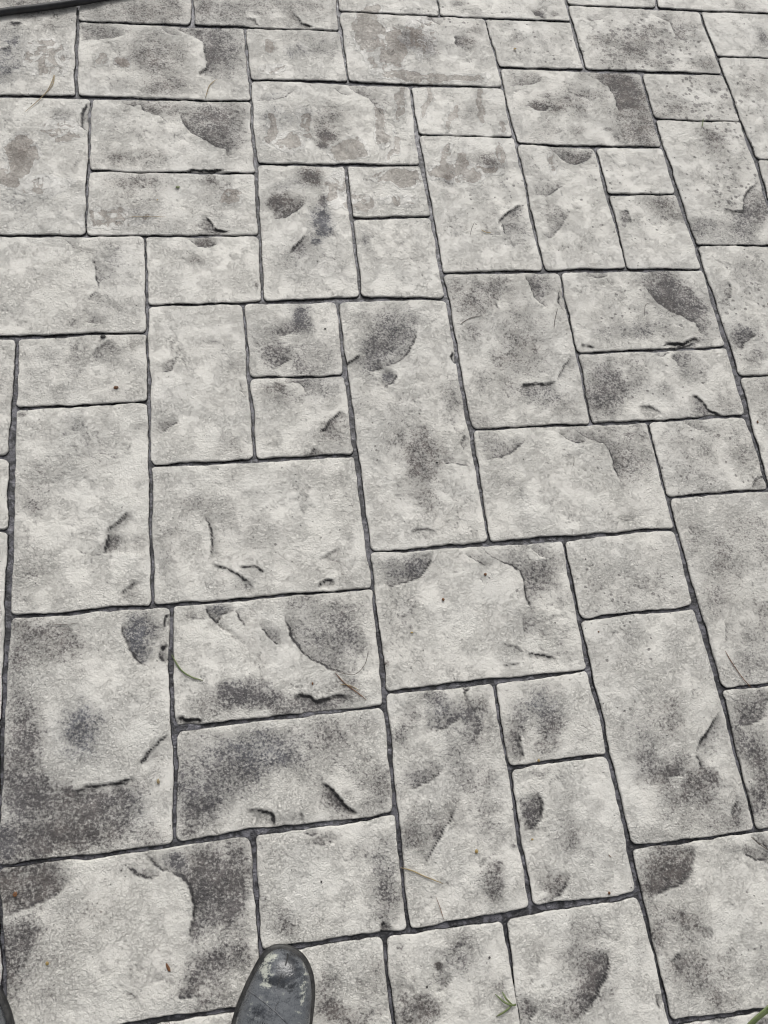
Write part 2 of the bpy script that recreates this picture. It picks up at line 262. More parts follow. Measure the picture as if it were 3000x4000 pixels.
# split-rock ledges: (sheet, line, a point on the low side, depth mm, crease 0-1, stain 0-1)
LEDGES = [
 (0,[(345,172),(420,170),(490,160),(540,142)],(430,130),2.2,.7,.25),
 (0,[(755,112),(800,145),(860,170),(882,185),(885,235),(895,290),(865,310),(858,335)],(960,200),3,.8,.5),
 (0,[(690,118),(725,145),(785,158)],(770,125),1.6,.6,.2),
 (0,[(515,440),(560,455),(610,452),(622,480),(690,500),(725,535)],(680,450),2,.6,.3),
 (0,[(775,485),(795,535),(830,575),(900,610),(930,630),(980,645),(990,685)],(930,520),3.2,.85,.5),
 (0,[(790,746),(830,733),(900,736),(975,731)],(880,745),3,1,.2),
 (0,[(385,735),(480,738)],(430,742),2,.8,.2),
 (0,[(895,930),(925,985),(990,1003)],(880,990),2.2,.8,.4),
 (0,[(1100,432),(1170,430),(1230,415),(1285,380)],(1180,390),2,.65,.2),
 (0,[(1440,378),(1475,405),(1520,412)],(1500,385),1.6,.75,.3),
 (0,[(1490,365),(1540,400),(1600,430),(1637,470),(1648,500)],(1640,410),2.6,.75,.35),
 (0,[(1180,945),(1230,940),(1280,910),(1325,875)],(1240,895),2.6,.75,.5),
 (0,[(1245,1090),(1290,1050),(1325,1015)],(1340,1090),2.2,.7,.4),
 (0,[(810,1030),(850,1060),(900,1068),(942,1052)],(880,1030),2.2,.8,.5),
 (0,[(1265,50),(1310,100),(1355,115)],(1250,100),2,.7,.35),
 (0,[(1060,75),(1100,85),(1120,112)],(1060,110),1.4,.45,.1),
 (0,[(275,1030),(320,1070),(380,1090),(408,1100)],(450,1060),1.4,.45,.15),
 (10,[(402,0),(412,60),(420,120),(424,150)],(500,60),1.8,.6,.25),
 (10,[(424,150),(395,165),(375,190)],(430,190),1.2,.45,.1),
 (0,[(378,440),(355,490),(350,540),(378,570)],(390,500),4,.8,.1),
 (0,[(50,98),(85,98)],(65,110),1.5,.8,.1), (0,[(0,212),(40,200)],(10,240),1.5,.6,.3),
 (0,[(235,470),(240,530)],(300,480),1,.4,.15),
 (1,[(150,95),(195,115)],(180,95),1.4,.75,.2), (1,[(180,78),(215,95),(250,110)],(235,90),1.5,.8,.2),
 (1,[(310,150),(308,185),(318,205)],(350,180),1.8,.8,.3), (1,[(635,40),(655,65),(700,82)],(680,60),2,.7,.5),
 (1,[(870,85),(900,90),(945,80)],(900,75),1.3,.6,.2), (1,[(1105,65),(1145,80)],(1130,65),1.3,.65,.1),
 (1,[(1120,40),(1180,72),(1235,95),(1255,140),(1268,185)],(1310,100),1.8,.45,.2),
 (1,[(540,370),(600,368),(650,362),(685,340)],(600,335),1.8,.6,.2),
 (1,[(862,310),(910,340),(970,372),(1000,420),(1005,450),(1020,490)],(1060,400),3,.75,.6),
 (1,[(835,338),(870,352)],(860,340),1.2,.6,.1), (1,[(620,455),(660,475),(690,480),(720,462)],(670,460),1.6,.75,.4),
 (1,[(650,845),(700,845),(740,825),(782,795)],(700,810),2,.7,.3), (1,[(675,1000),(715,1030),(745,1005),(805,915)],(720,960),1.6,.5,.25),
 (1,[(722,640),(770,690),(820,712),(880,690),(905,650)],(810,660),2.2,.7,.3),
 (1,[(495,962),(520,930),(590,882)],(570,940),2.2,.8,.4), (1,[(515,960),(522,1015)],(560,990),1.6,.7,.2), (1,[(440,1005),(480,1015),(510,1013)],(470,990),1,.5,.1),
 (1,[(1010,905),(1055,908),(1068,945),(1040,980),(1012,965)],(1035,940),1.6,.55,.3),
 (1,[(1465,895),(1510,912),(1553,908),(1557,850),(1580,815),(1615,785)],(1610,890),2.2,.7,.3),
 (10,[(385,430),(420,400),(470,355)],(460,420),1,.4,.15), (10,[(700,505),(738,495),(758,450)],(700,460),1.3,.55,.2),
 (10,[(690,770),(722,745),(778,710)],(700,740),1.4,.6,.2), (10,[(1175,495),(1220,460),(1270,440)],(1200,440),1.8,.7,.4),
 (10,[(1200,345),(1265,335)],(1230,330),1.4,.5,.3), (10,[(1230,545),(1300,550),(1320,595)],(1330,550),1.4,.5,.3),
 (10,[(1378,770),(1420,720),(1475,665)],(1460,740),2.2,.8,.3), (10,[(1335,855),(1360,822)],(1350,850),1.2,.6,.2),
 (10,[(1035,540),(1040,580),(1068,610)],(1065,570),1.4,.4,.1), (10,[(1485,478),(1520,450),(1555,425)],(1545,470),2,.8,.2),
 (10,[(1595,495),(1659,485)],(1620,480),2,.8,.3), (10,[(365,280),(420,290),(470,298)],(430,278),1.2,.4,.2),
 (20,[(455,92),(490,55),(555,0)],(520,60),1.8,.6,.3), (20,[(452,180),(468,95)],(500,130),2.4,.8,.3), (20,[(330,165),(372,185)],(350,165),1,.5,.1),
 (20,[(400,187),(440,183),(462,168)],(420,175),1.2,.45,.1), (20,[(508,355),(560,325),(597,285)],(590,350),1.6,.5,.1),
 (20,[(890,15),(905,60),(912,130),(918,215)],(940,80),2.0,.75,.2), (20,[(918,215),(960,235),(1010,255),(1070,295),(1105,335)],(980,290),2.0,.7,.1),
 (20,[(1035,232),(1100,232),(1145,262)],(1080,250),1.6,.75,.3), (20,[(1375,325),(1385,298),(1418,288),(1450,302)],(1410,320),3,.8,.3),
 (20,[(1372,215),(1410,182),(1470,155)],(1440,210),1,.4,.1), (20,[(800,450),(860,458)],(820,440),1.2,.4,.1),
 (11,[(0,480),(60,460),(105,420),(132,370),(148,310)],(60,380),3,.75,.5), (11,[(0,565),(40,548),(62,508)],(15,530),3,.8,.4),
 (11,[(255,893),(310,895),(375,908)],(310,880),1.8,.75,.15), (11,[(345,770),(330,810),(345,840)],(380,800),1.5,.5,.2),
 (11,[(610,80),(635,140),(660,190),(718,235)],(700,140),2.4,.7,.4), (11,[(480,190),(500,232)],(460,220),1.2,.4,.2),
 (11,[(585,560),(650,548),(690,555),(742,545)],(660,590),1.8,.75,.25), (11,[(748,545),(775,475),(812,432)],(790,540),1.6,.5,.1),
 (11,[(752,150),(755,200),(778,238)],(775,190),4,.85,.1), (11,[(292,415),(290,445),(308,468)],(310,430),3,.8,.1),
 (11,[(1125,130),(1170,190),(1240,240),(1310,270),(1350,290),(1365,330),(1390,345)],(1250,180),3.4,.9,.6),
 (11,[(870,82),(920,93),(970,88)],(920,80),2,.8,.2), (11,[(960,95),(990,130)],(985,105),1.2,.5,.1),
 (11,[(1205,392),(1225,375),(1290,378),(1345,352),(1372,368)],(1290,400),4,1,.3), (11,[(1208,400),(1290,388),(1350,372)],(1290,396),3,.9,.2),
 (11,[(850,378),(910,392)],(880,400),2,.7,.2), (11,[(1165,425),(1200,433),(1238,415)],(1200,418),1.6,.6,.2), (11,[(1240,430),(1285,485)],(1290,430),1.4,.45,.3),
 (11,[(1332,595),(1370,620),(1405,665),(1465,690)],(1350,680),2,.8,.2), (11,[(1095,650),(1150,648),(1205,685)],(1150,670),1.2,.45,.1),
 (11,[(1470,195),(1497,180),(1502,140),(1490,108)],(1460,150),1.6,.6,.1), (11,[(1545,412),(1555,375),(1612,338)],(1580,330),2.6,.7,.3),
 (11,[(430,880),(500,870),(550,850),(590,820),(612,788)],(500,810),2.4,.7,.25), (11,[(815,740),(850,765),(900,795),(960,815),(985,860),(992,910),(1022,985)],(1080,850),2.6,.7,.3),
 (11,[(750,758),(790,790),(830,808),(882,798)],(830,780),1.8,.7,.2), (11,[(1590,1002),(1605,965),(1650,940)],(1640,1000),1.8,.5,.2),
 (11,[(1290,725),(1340,740),(1400,755)],(1350,725),1,.35,.1),
 (21,[(215,182),(190,235),(160,275),(100,305),(0,330)],(80,230),3,.6,.35), (21,[(425,150),(460,185),(500,210),(560,235),(590,255),(605,310),(618,365),(637,432)],(720,270),3,.75,.25),
 (21,[(345,178),(385,200),(430,232),(478,233)],(420,195),1.8,.6,.2), (21,[(505,565),(560,575),(610,605)],(560,600),1,.4,.1),(21,[(608,612),(670,615),(745,632)],(670,640),1.2,.6,.05),
 (21,[(512,662),(545,655),(590,652)],(550,675),1,.5,.05), (21,[(598,440),(606,500),(612,545)],(640,500),1,.35,.1),
 (21,[(175,950),(240,942),(300,910),(335,885)],(280,880),1.8,.5,.35), (21,[(340,752),(345,775),(370,760)],(345,745),3,.7,.1),
 (21,[(592,955),(592,1010),(612,1075)],(560,1030),2,.6,.25), (21,[(1342,1040),(1380,975),(1447,868)],(1440,980),2.4,.8,.25), (21,[(1345,1045),(1358,1070),(1372,1104)],(1400,1060),2.4,.8,.2),
 (21,[(1000,25),(1050,35),(1090,42)],(1050,25),1,.45,.1), (21,[(110,92),(140,76),(185,72),(235,85)],(170,90),1.2,.4,.1), (21,[(1475,470),(1480,560)],(1500,520),1,.45,.1),
 (21,[(1535,930),(1600,908),(1658,885)],(1600,880),2.4,.5,.4), (21,[(630,150),(660,180),(700,200)],(690,165),1.2,.35,.2),
 (31,[(100,90),(160,75),(215,40),(262,0)],(150,40),2.6,.6,.25), (31,[(168,430),(200,380),(245,290),(290,220),(313,165)],(200,280),2,.6,.15),
 (31,[(600,268),(645,262),(680,222),(688,160),(668,100)],(630,180),3,.7,.45), (31,[(700,590),(760,548),(800,490),(807,452)],(720,500),2.6,.6,.25),
 (31,[(220,962),(270,945),(303,895)],(250,910),1.6,.45,.1), (31,[(830,1104),(890,1035),(930,955),(972,870),(972,790)],(840,980),3.4,.95,.4), (31,[(630,1100),(668,1038)],(630,1050),1.4,.6,.3),
 (31,[(1500,215),(1505,165),(1532,142)],(1530,200),1.6,.5,.1), (31,[(1150,562),(1200,538),(1290,500),(1332,450),(1350,345)],(1240,420),3.4,.5,.5),
 (31,[(1550,368),(1605,400),(1659,395)],(1640,340),3,.9,.25), (31,[(1585,297),(1620,325),(1659,352)],(1650,320),1.5,.8,.1), (31,[(1240,832),(1290,800)],(1300,830),1.4,.6,.15), (31,[(1412,685),(1420,740)],(1400,720),1.3,.5,.1),
 (31,[(1175,975),(1180,1020),(1198,1040)],(1190,990),2,.5,.2), (31,[(1225,40),(1280,35),(1300,45)],(1270,20),1.4,.6,.3),
 (20,[(885,408),(905,450),(937,480),(965,440),(1015,420)],(950,425),3,.65,.4), (20,[(1015,420),(1030,460),(1058,495)],(1060,450),2,.6,.2), (20,[(1125,480),(1150,530),(1190,565),(1218,565)],(1190,510),2,.7,.3),
 (20,[(1225,445),(1255,535),(1310,610),(1350,640),(1440,680),(1505,702)],(1400,530),3.6,.8,.35), (20,[(1265,795),(1325,790),(1375,820),(1440,798),(1525,785)],(1400,850),4,1,.45),
 (20,[(765,880),(810,897),(872,895)],(800,915),3,.9,.3), (20,[(805,460),(890,465)],(850,445),1.4,.45,.2),
 (20,[(530,475),(535,530),(560,600),(600,645),(655,678)],(630,540),3,.6,.35), (20,[(600,1104),(640,1040),(690,985),(728,960)],(700,1040),2.4,.75,.15), (30,[(300,102),(400,75),(530,60),(585,30)],(400,110),2.4,.75,.35),
 (20,[(718,440),(702,500)],(722,470),3,.8,.1), (20,[(716,562),(694,595),(694,632),(718,658)],(725,610),5,.8,.1),
 (30,[(1065,180),(1130,180),(1172,195),(1193,250)],(1120,220),3,.95,.15), (30,[(1388,60),(1430,90),(1480,150),(1545,203)],(1430,140),3.2,.9,.4), (30,[(1303,195),(1310,240)],(1290,220),1.2,.5,.1),
 (30,[(0,645),(90,612),(180,582),(250,548),(300,480)],(120,520),3,.5,.3), (30,[(620,362),(650,400),(700,440),(780,465),(812,490),(838,590),(825,690),(822,770)],(930,560),4,.7,.3),
 (30,[(545,430),(590,467),(660,472),(693,455)],(630,445),3,.8,.3), (30,[(1310,285),(1350,292),(1378,285)],(1345,280),1.2,.5,.1), (30,[(1338,325),(1400,335),(1455,312)],(1400,315),1.4,.5,.1),
 (30,[(1640,712),(1645,685),(1659,665)],(1655,705),2,.9,.3), (30,[(640,925),(700,925),(745,940)],(700,910),1,.35,.1), (30,[(760,990),(860,993)],(800,980),1.4,.7,.2),
]
# pigment clouds: (sheet, x, y, rx, ry, angle, amount, cool)
STAINS = [
 (0,1395,865,18,24,0,1.0,.1),(0,1392,945,18,30,0,.95,.9),(0,1400,995,30,26,0,.95,.9),(0,1368,1040,16,12,0,.9,.6),(0,1350,760,34,26,20,1.0,.1),(0,1410,590,34,16,0,.95,.1),(0,1392,632,22,11,0,1.0,.1),(0,1200,880,40,26,0,.9,.1),(1,118,170,34,28,0,1.0,.1),(1,190,212,26,18,20,.8,.1),(1,665,60,22,12,20,.9,.3),(31,238,858,15,15,0,1.0,0),(1,1060,390,40,60,-20,.8,.1),(11,1240,170,70,46,30,.9,.2),(10,1290,260,26,30,0,.9,.6),(1,460,705,34,24,15,.8,.1),(1,275,775,24,22,0,.7,.1),(1,700,465,20,10,0,.9,.2),(20,590,560,34,60,15,.8,.9),(20,350,930,50,70,0,.6,.9),(20,1040,790,60,26,0,.8,.4),
 (0,120,15,130,60,10,.55,0),(0,10,250,70,90,20,.75,1),(0,65,105,28,12,0,.7,.2),(0,60,180,25,14,0,.5,.3),(0,300,60,50,30,0,.25,0),
 (0,520,45,170,60,0,.45,0),(0,700,60,120,50,0,.4,0),(0,960,50,140,50,0,.5,.2),(0,870,40,40,60,0,.5,0),(0,1200,30,120,30,0,.4,0),(0,1350,30,90,35,0,.35,0),
 (0,400,130,80,30,10,.5,.2),(0,690,240,150,90,5,.55,0),(0,640,250,70,60,0,.3,0),(0,520,270,35,28,0,.7,0),(0,700,380,80,30,0,.6,0),(0,960,190,70,110,-10,.7,.3),(0,920,230,35,40,0,.6,.1),(0,870,140,60,20,20,.5,.2),
 (0,1180,200,22,35,0,.5,0),(0,1280,225,50,30,0,.45,1),(0,1400,200,80,50,0,.35,.3),(0,1250,150,90,20,0,.2,0),
 (0,720,470,110,30,10,.5,0),(0,930,540,110,70,35,.8,.2),(0,1000,480,90,50,0,.5,.1),(0,600,680,120,35,0,.5,0),(0,500,690,40,25,0,.4,0),
 (0,580,800,120,45,0,.6,0),(0,900,780,45,30,0,.6,0),(0,960,850,70,55,0,.4,.1),(0,540,900,130,35,0,.4,0),(0,920,960,50,40,0,.5,.2),(0,640,960,120,30,0,.3,0),
 (0,280,500,50,35,0,.3,.3),(0,90,640,60,60,0,.5,0),(0,60,690,60,40,0,.45,0),(0,40,780,50,25,0,.45,0),(0,130,890,120,50,0,.25,1),(0,340,500,30,60,0,.35,.3),
 (0,1230,510,90,70,0,.4,1),(0,1430,500,75,60,0,.6,0),(0,1410,590,55,40,0,.7,0),(0,1390,630,30,18,0,.8,0),(0,1150,560,30,60,0,.2,0),
 (0,1350,750,50,50,0,.85,0),(0,1250,800,70,25,0,.45,.8),(0,1240,890,90,45,-15,.65,0),(0,1200,860,35,25,0,.5,0),(0,1395,865,22,28,0,1.0,.2),(0,1395,960,40,55,0,.8,1),(0,1370,1040,22,16,0,.7,.8),(0,1385,910,30,60,0,.5,.6),(0,1290,1060,60,50,0,.4,.3),
 (0,1585,1050,35,45,0,.5,.5),(0,480,1060,50,50,0,.3,.4),(0,880,1040,60,22,0,.6,.1),
 (1,120,170,55,45,0,.85,0),(1,190,215,45,35,20,.7,0),(1,345,175,45,25,0,.6,0),(1,130,310,40,20,0,.35,.8),(1,120,150,90,70,0,.35,0),
 (1,395,125,30,20,0,.45,0),(1,570,165,35,30,0,.4,.3),(1,690,180,90,40,0,.4,0),(1,660,60,30,22,20,.7,.1),(1,735,60,25,12,0,.6,0),(1,320,15,30,16,0,.6,0),(1,580,20,90,22,0,.25,0),
 (1,950,165,45,25,0,.65,0),(1,1130,160,120,70,0,.55,0),(1,1060,230,120,50,0,.4,0),(1,1385,275,42,25,0,.65,0),(1,1290,140,60,60,0,.3,0),(1,1200,270,60,25,0,.4,0),(1,1570,25,70,20,0,.5,0),
 (1,1640,160,40,50,0,.6,.3),(1,1600,340,60,45,0,.6,0),(1,1570,400,20,30,0,.4,0),(1,1630,560,30,20,0,.4,.2),
 (1,1070,440,80,110,-20,.9,0),(1,960,330,90,30,15,.65,0),(1,840,440,100,60,0,.55,0),(1,690,460,70,25,0,.7,0),(1,620,340,70,25,0,.35,0),(1,1110,580,100,50,0,.65,0),(1,840,560,35,22,0,.55,0),(1,960,555,28,10,0,.55,0),(1,690,560,60,40,0,.35,0),(1,700,410,25,14,0,.5,0),
 (1,1230,480,120,35,0,.55,0),(1,1240,430,60,40,0,.35,0),(1,1400,350,60,25,0,.35,0),(1,1480,440,50,40,0,.3,0),
 (1,340,480,50,45,0,.5,0),(1,310,550,35,20,0,.3,0),(1,300,400,30,60,0,.15,0),
 (1,460,700,60,45,20,.7,0),(1,360,700,30,30,0,.55,0),(1,275,775,45,40,0,.55,.1),(1,420,820,60,50,0,.35,.6),(1,320,940,40,40,0,.35,0),(1,570,1010,55,45,0,.5,.3),(1,560,930,30,40,0,.4,.3),(1,290,850,40,25,0,.3,.2),
 (1,800,660,90,35,0,.5,.2),(1,870,690,50,35,0,.45,0),(1,700,820,55,28,-20,.5,.2),(1,740,960,55,60,-30,.35,.2),(1,780,1060,50,50,0,.3,0),(1,620,720,30,40,0,.3,0),(1,890,1040,40,50,0,.3,0),
 (1,1040,940,32,40,0,.5,.3),(1,1150,870,60,25,0,.35,0),(1,1230,900,60,60,0,.5,0),(1,1280,945,40,25,0,.4,0),(1,1210,860,60,25,0,.4,0),
 (1,1440,610,60,50,15,.7,0),(1,1500,740,60,60,0,.45,.2),(1,1330,770,50,30,0,.3,0),(1,1390,1000,120,60,0,.6,.4),(1,1570,960,70,90,0,.5,.4),(1,1630,920,40,40,0,.5,.2),(1,1350,570,40,20,0,.2,0),(1,1640,880,40,60,0,.4,0),
 (10,530,220,100,70,0,.45,.4),(10,500,60,90,90,0,.28,.4),(10,320,290,80,20,0,.35,.2),(10,100,270,60,30,0,.2,0),(10,40,330,40,20,0,.2,0),
 (10,840,10,50,25,0,.6,0),(10,1290,90,60,50,0,.4,.2),(10,1230,20,60,40,0,.4,.4),(10,1110,130,12,22,0,.6,0),(10,1440,40,60,40,0,.25,0),
 (10,260,440,130,60,-10,.35,.3),(10,430,410,90,60,0,.3,.3),(10,200,580,130,35,0,.3,.2),(10,590,370,40,40,0,.25,0),(10,30,560,60,130,0,.5,.1),
 (10,380,840,90,80,0,.45,.3),(10,150,980,110,90,0,.5,.1),(10,300,720,60,35,0,.35,.7),(10,150,1070,60,25,0,.5,.2),(10,330,1000,60,25,0,.3,.1),(10,220,780,60,40,0,.2,.3),(10,100,685,22,12,0,.7,0),
 (10,730,470,45,45,0,.35,.2),(10,950,420,90,60,0,.25,.5),(10,1010,820,70,50,0,.5,.1),(10,720,740,45,45,0,.35,.2),(10,820,260,80,40,0,.25,.2),(10,1010,500,40,120,0,.2,0),
 (10,1300,275,50,50,20,.85,.5),(10,1230,320,60,25,0,.5,.3),(10,1240,430,110,55,0,.6,.3),(10,1310,490,60,25,0,.6,.3),(10,1420,420,50,80,0,.4,.3),(10,1150,360,50,50,0,.35,.2),(10,1130,220,50,20,0,.2,0),
 (10,1220,580,90,40,0,.5,.1),(10,1380,580,90,60,0,.5,.5),(10,1440,760,70,80,0,.6,.1),(10,1180,560,60,25,0,.35,0),(10,1350,850,40,20,0,.5,.2),(10,1150,800,50,40,0,.15,0),
 (10,1600,440,60,70,0,.6,.5),(10,1600,260,60,50,0,.45,.3),(10,1570,620,50,60,0,.35,.2),(10,1640,380,40,50,0,.5,.2),
 (10,900,1080,90,40,0,.45,.2),(10,740,1010,110,80,0,.25,.1),(10,1200,950,60,30,0,.25,0),(10,1420,1000,80,60,0,.25,.1),
 (20,110,180,90,70,0,.4,.2),(20,60,360,70,90,0,.45,.2),(20,180,270,70,40,0,.35,.2),(20,480,130,30,40,0,.45,.2),(20,420,360,60,40,0,.25,.3),(20,220,380,60,35,0,.3,.2),(20,550,370,50,35,0,.35,.2),
 (20,760,100,100,90,0,.4,.1),(20,700,220,50,70,0,.35,.3),(20,1090,100,90,90,0,.3,.2),(20,1400,300,80,25,0,.3,.2),(20,1240,210,60,25,0,.3,.2),(20,1500,60,60,80,0,.25,.1),(20,1470,240,60,60,0,.2,0),(20,1000,330,90,25,0,.35,.3),
 (11,60,330,85,90,0,.65,.5),(11,15,270,50,50,0,.4,.4),(11,20,520,40,30,0,.6,.6),(11,130,520,60,70,0,.25,.3),(11,140,840,110,90,35,.65,.1),(11,180,940,70,90,35,.7,.1),(11,290,620,60,80,0,.55,.3),(11,190,790,60,50,0,.4,.1),(11,200,1060,50,50,0,.45,.1),(11,40,700,60,110,0,.3,.2),(11,330,790,30,50,0,.4,.2),
 (11,370,170,100,70,0,.6,.1),(11,520,140,70,60,0,.55,.2),(11,680,140,40,60,0,.65,.3),(11,590,440,90,110,15,.6,.1),(11,640,280,110,70,0,.4,.2),(11,380,340,50,45,0,.5,.2),(11,670,590,100,45,0,.5,.5),(11,750,650,70,40,0,.4,.2),(11,520,620,30,80,0,.35,.1),(11,420,560,50,60,0,.4,.3),(11,410,720,60,40,0,.35,.2),(11,700,470,60,60,0,.3,.2),(11,430,260,60,30,0,.2,0),
 (11,1240,170,110,70,30,.9,.3),(11,1340,230,60,60,0,.6,.3),(11,1030,330,90,35,0,.65,.5),(11,930,230,80,60,0,.35,.4),(11,1180,320,60,35,0,.5,.5),(11,1290,360,80,30,0,.5,.5),(11,1170,90,90,30,0,.5,.2),(11,1140,240,90,90,0,.2,.2),(11,1400,320,40,50,0,.5,.3),
 (11,930,560,90,120,0,.65,.3),(11,1040,540,90,70,0,.5,.3),(11,1320,470,80,50,25,.55,.4),(11,1500,620,50,50,0,.45,.2),(11,1080,450,80,40,0,.4,.3),(11,960,650,60,50,0,.45,.3),(11,1390,650,60,35,0,.4,.3),(11,1210,570,40,40,0,.25,.2),
 (11,1560,340,60,45,0,.7,.5),(11,1480,170,40,60,0,.35,.2),(11,1590,80,70,80,0,.45,.4),(11,1560,420,60,70,0,.4,.2),(11,1620,560,50,60,0,.5,.2),(11,1630,420,30,20,0,.4,.3),(11,1650,700,20,60,0,.4,0),
 (11,500,820,110,60,0,.45,.4),(11,1080,830,110,90,10,.45,.2),(11,520,960,80,70,0,.35,.3),(11,1080,930,60,70,0,.35,.2),(11,870,780,60,25,10,.3,.2),(11,930,930,120,80,0,.2,0),(11,730,870,70,60,0,.2,.2),(11,1060,760,120,30,0,.35,.3),
 (11,1350,850,90,90,0,.5,.2),(11,1560,860,60,60,0,.5,.1),(11,1480,760,70,40,0,.35,.2),(11,1380,980,110,45,0,.35,.2),(11,1230,790,60,60,0,.25,.3),(11,1620,950,40,50,0,.4,.2),
 (21,80,230,120,55,0,.6,.5),(21,640,250,70,110,0,.55,.4),(21,720,190,80,50,0,.4,.3),(21,700,330,60,100,0,.35,.2),(21,60,420,70,90,0,.5,.3),(21,30,570,50,70,0,.4,.2),(21,330,380,110,100,0,.08,0),(21,620,480,60,60,0,.3,.2),(21,560,600,60,35,0,.35,.3),(21,130,650,90,40,0,.2,.2),(21,780,560,60,80,0,.25,.2),(21,115,498,14,10,0,.6,.3),(21,10,655,14,14,0,.9,0),
 (21,1130,270,110,80,0,.42,.2),(21,1230,160,60,70,0,.35,.1),(21,950,290,60,50,0,.35,.1),(21,870,200,50,50,0,.15,0),(21,1100,380,110,40,0,.3,.2),(21,890,330,40,45,0,.3,.1),
 (21,1480,220,80,160,10,.55,.1),(21,1330,120,50,70,0,.5,.2),(21,1600,600,60,120,0,.45,.3),(21,1440,420,50,70,0,.45,.2),(21,1570,60,60,50,0,.3,.2),(21,1520,700,60,50,0,.35,.2),(21,1640,180,30,90,0,.45,.2),(21,1640,420,40,60,0,.4,.1),
 (21,270,860,130,70,15,.6,.6),(21,100,880,50,60,0,.5,.2),(21,380,880,60,90,0,.5,.3),(21,60,960,40,60,0,.6,.3),(21,430,830,50,50,0,.35,.2),(21,300,1040,110,70,0,.45,.4),(21,440,990,60,80,0,.45,.2),(21,210,800,60,30,0,.4,.3),
 (21,680,840,80,70,20,.6,.8),(21,560,900,50,90,0,.6,.3),(21,740,920,60,60,0,.65,.2),(21,640,740,120,40,0,.35,.2),(21,700,1000,70,50,0,.5,.2),(21,580,1000,35,70,0,.55,.3),(21,860,940,40,60,0,.2,.1),
 (21,1030,630,60,90,0,.35,.1),(21,1240,870,90,110,0,.6,.1),(21,1110,990,80,90,0,.45,.4),(21,1180,1080,90,50,0,.55,.3),(21,1060,880,70,60,0,.35,.3),(21,1090,530,50,60,0,.3,.1),(21,920,630,30,80,0,.45,.1),(21,1280,560,70,80,0,.2,0),(21,1400,950,60,60,0,.3,.3),
 (21,1580,850,80,60,0,.6,.3),(21,1560,960,70,60,0,.65,.4),(21,1640,800,40,40,0,.55,.3),(21,1590,1040,70,50,0,.65,.2),
 (20,190,560,150,90,0,.75,.15),(20,120,480,110,40,0,.5,.1),(20,590,560,60,90,15,.9,.9),(20,650,470,70,50,0,.6,.4),(20,670,620,60,50,0,.4,.4),(20,100,860,80,110,0,.65,.3),(20,90,1020,90,100,0,.7,.3),(20,350,930,90,120,0,.7,.9),(20,290,980,70,80,0,.4,.8),(20,390,870,60,40,0,.35,.5),(20,340,700,50,40,0,.35,.2),(20,480,1050,120,60,0,.3,.2),(20,60,700,45,110,0,.55,.3),(20,500,800,50,70,0,.15,.2),
 (20,1390,500,120,110,35,.6,.4),(20,1490,600,80,90,0,.5,.4),(20,1540,440,90,70,0,.45,.2),(20,940,430,60,30,0,.6,.7),(20,1040,780,130,50,0,.8,.5),(20,1130,820,160,50,0,.75,.3),(20,870,870,90,50,0,.5,.2),(20,1330,830,140,45,0,.7,.3),(20,1480,770,70,50,0,.6,.2),(20,1190,520,60,40,0,.4,.4),(20,1120,740,60,25,0,.4,.3),(20,1300,400,100,30,0,.45,.2),(20,1550,760,60,60,0,.3,.2),(20,860,450,60,20,0,.35,.1),
 (20,1100,1020,170,70,0,.75,.8),(20,870,960,90,50,0,.5,.3),(20,1340,960,130,50,0,.5,.3),(20,900,1080,140,60,0,.65,.4),(20,1450,1000,90,80,0,.4,.2),(20,1250,1080,80,40,0,.35,.3),(20,1580,920,60,50,0,.4,.2),
 (30,110,60,120,110,0,.85,.3),(30,90,250,110,150,0,.9,.5),(30,300,160,180,70,0,.8,.2),(30,380,290,150,60,0,.85,.2),(30,560,190,90,70,0,.6,.6),(30,200,330,130,60,0,.8,.1),(30,500,110,140,40,0,.6,.3),(30,30,330,50,70,0,.8,.7),(30,650,300,70,50,0,.55,.2),(30,640,60,60,60,0,.3,.2),(30,430,200,120,120,0,.55,.2),(30,290,20,50,20,0,.3,.2),(30,180,150,60,60,0,.5,.3),
 (30,870,100,140,90,10,.7,.5),(30,850,220,110,70,0,.55,.3),(30,1050,40,130,60,0,.5,.4),(30,1470,130,60,50,0,.6,.2),(30,1600,100,60,80,0,.45,.2),(30,1560,20,80,40,0,.4,.2),(30,1330,60,90,50,0,.3,.2),(30,800,280,50,30,0,.6,.3),(30,1230,210,60,35,0,.2,.1),
 (30,110,490,150,110,0,.95,.1),(30,60,420,90,40,0,.6,.2),(30,60,700,110,80,0,.85,.3),(30,30,850,90,120,0,.8,.2),(30,230,440,80,50,0,.5,.3),(30,100,820,110,90,0,.6,.2),(30,130,730,60,50,0,.6,.3),(30,180,1000,90,60,0,.45,.2),(30,60,960,60,90,0,.4,.2),
 (30,870,420,110,90,0,.8,.2),(30,960,520,90,150,0,.75,.3),(30,1040,400,60,110,0,.5,.2),(30,830,700,40,60,0,.8,.3),(30,1010,640,60,120,0,.65,.3),(30,960,830,130,70,0,.75,.3),(30,880,930,130,70,0,.7,.2),(30,920,1010,140,50,0,.65,.2),(30,750,400,60,40,30,.7,.6),(30,860,560,50,90,0,.6,.4),(30,1060,800,40,90,0,.6,.2),
 (30,390,600,110,60,0,.35,.0),(30,370,690,140,60,0,.25,0),(30,430,800,160,70,0,.25,0),(30,240,830,70,40,0,.3,.3),(30,640,1010,90,30,0,.4,.2),(30,630,450,50,25,0,.5,.3),(30,310,920,60,90,0,.2,.1),(30,560,900,120,50,0,.12,0),
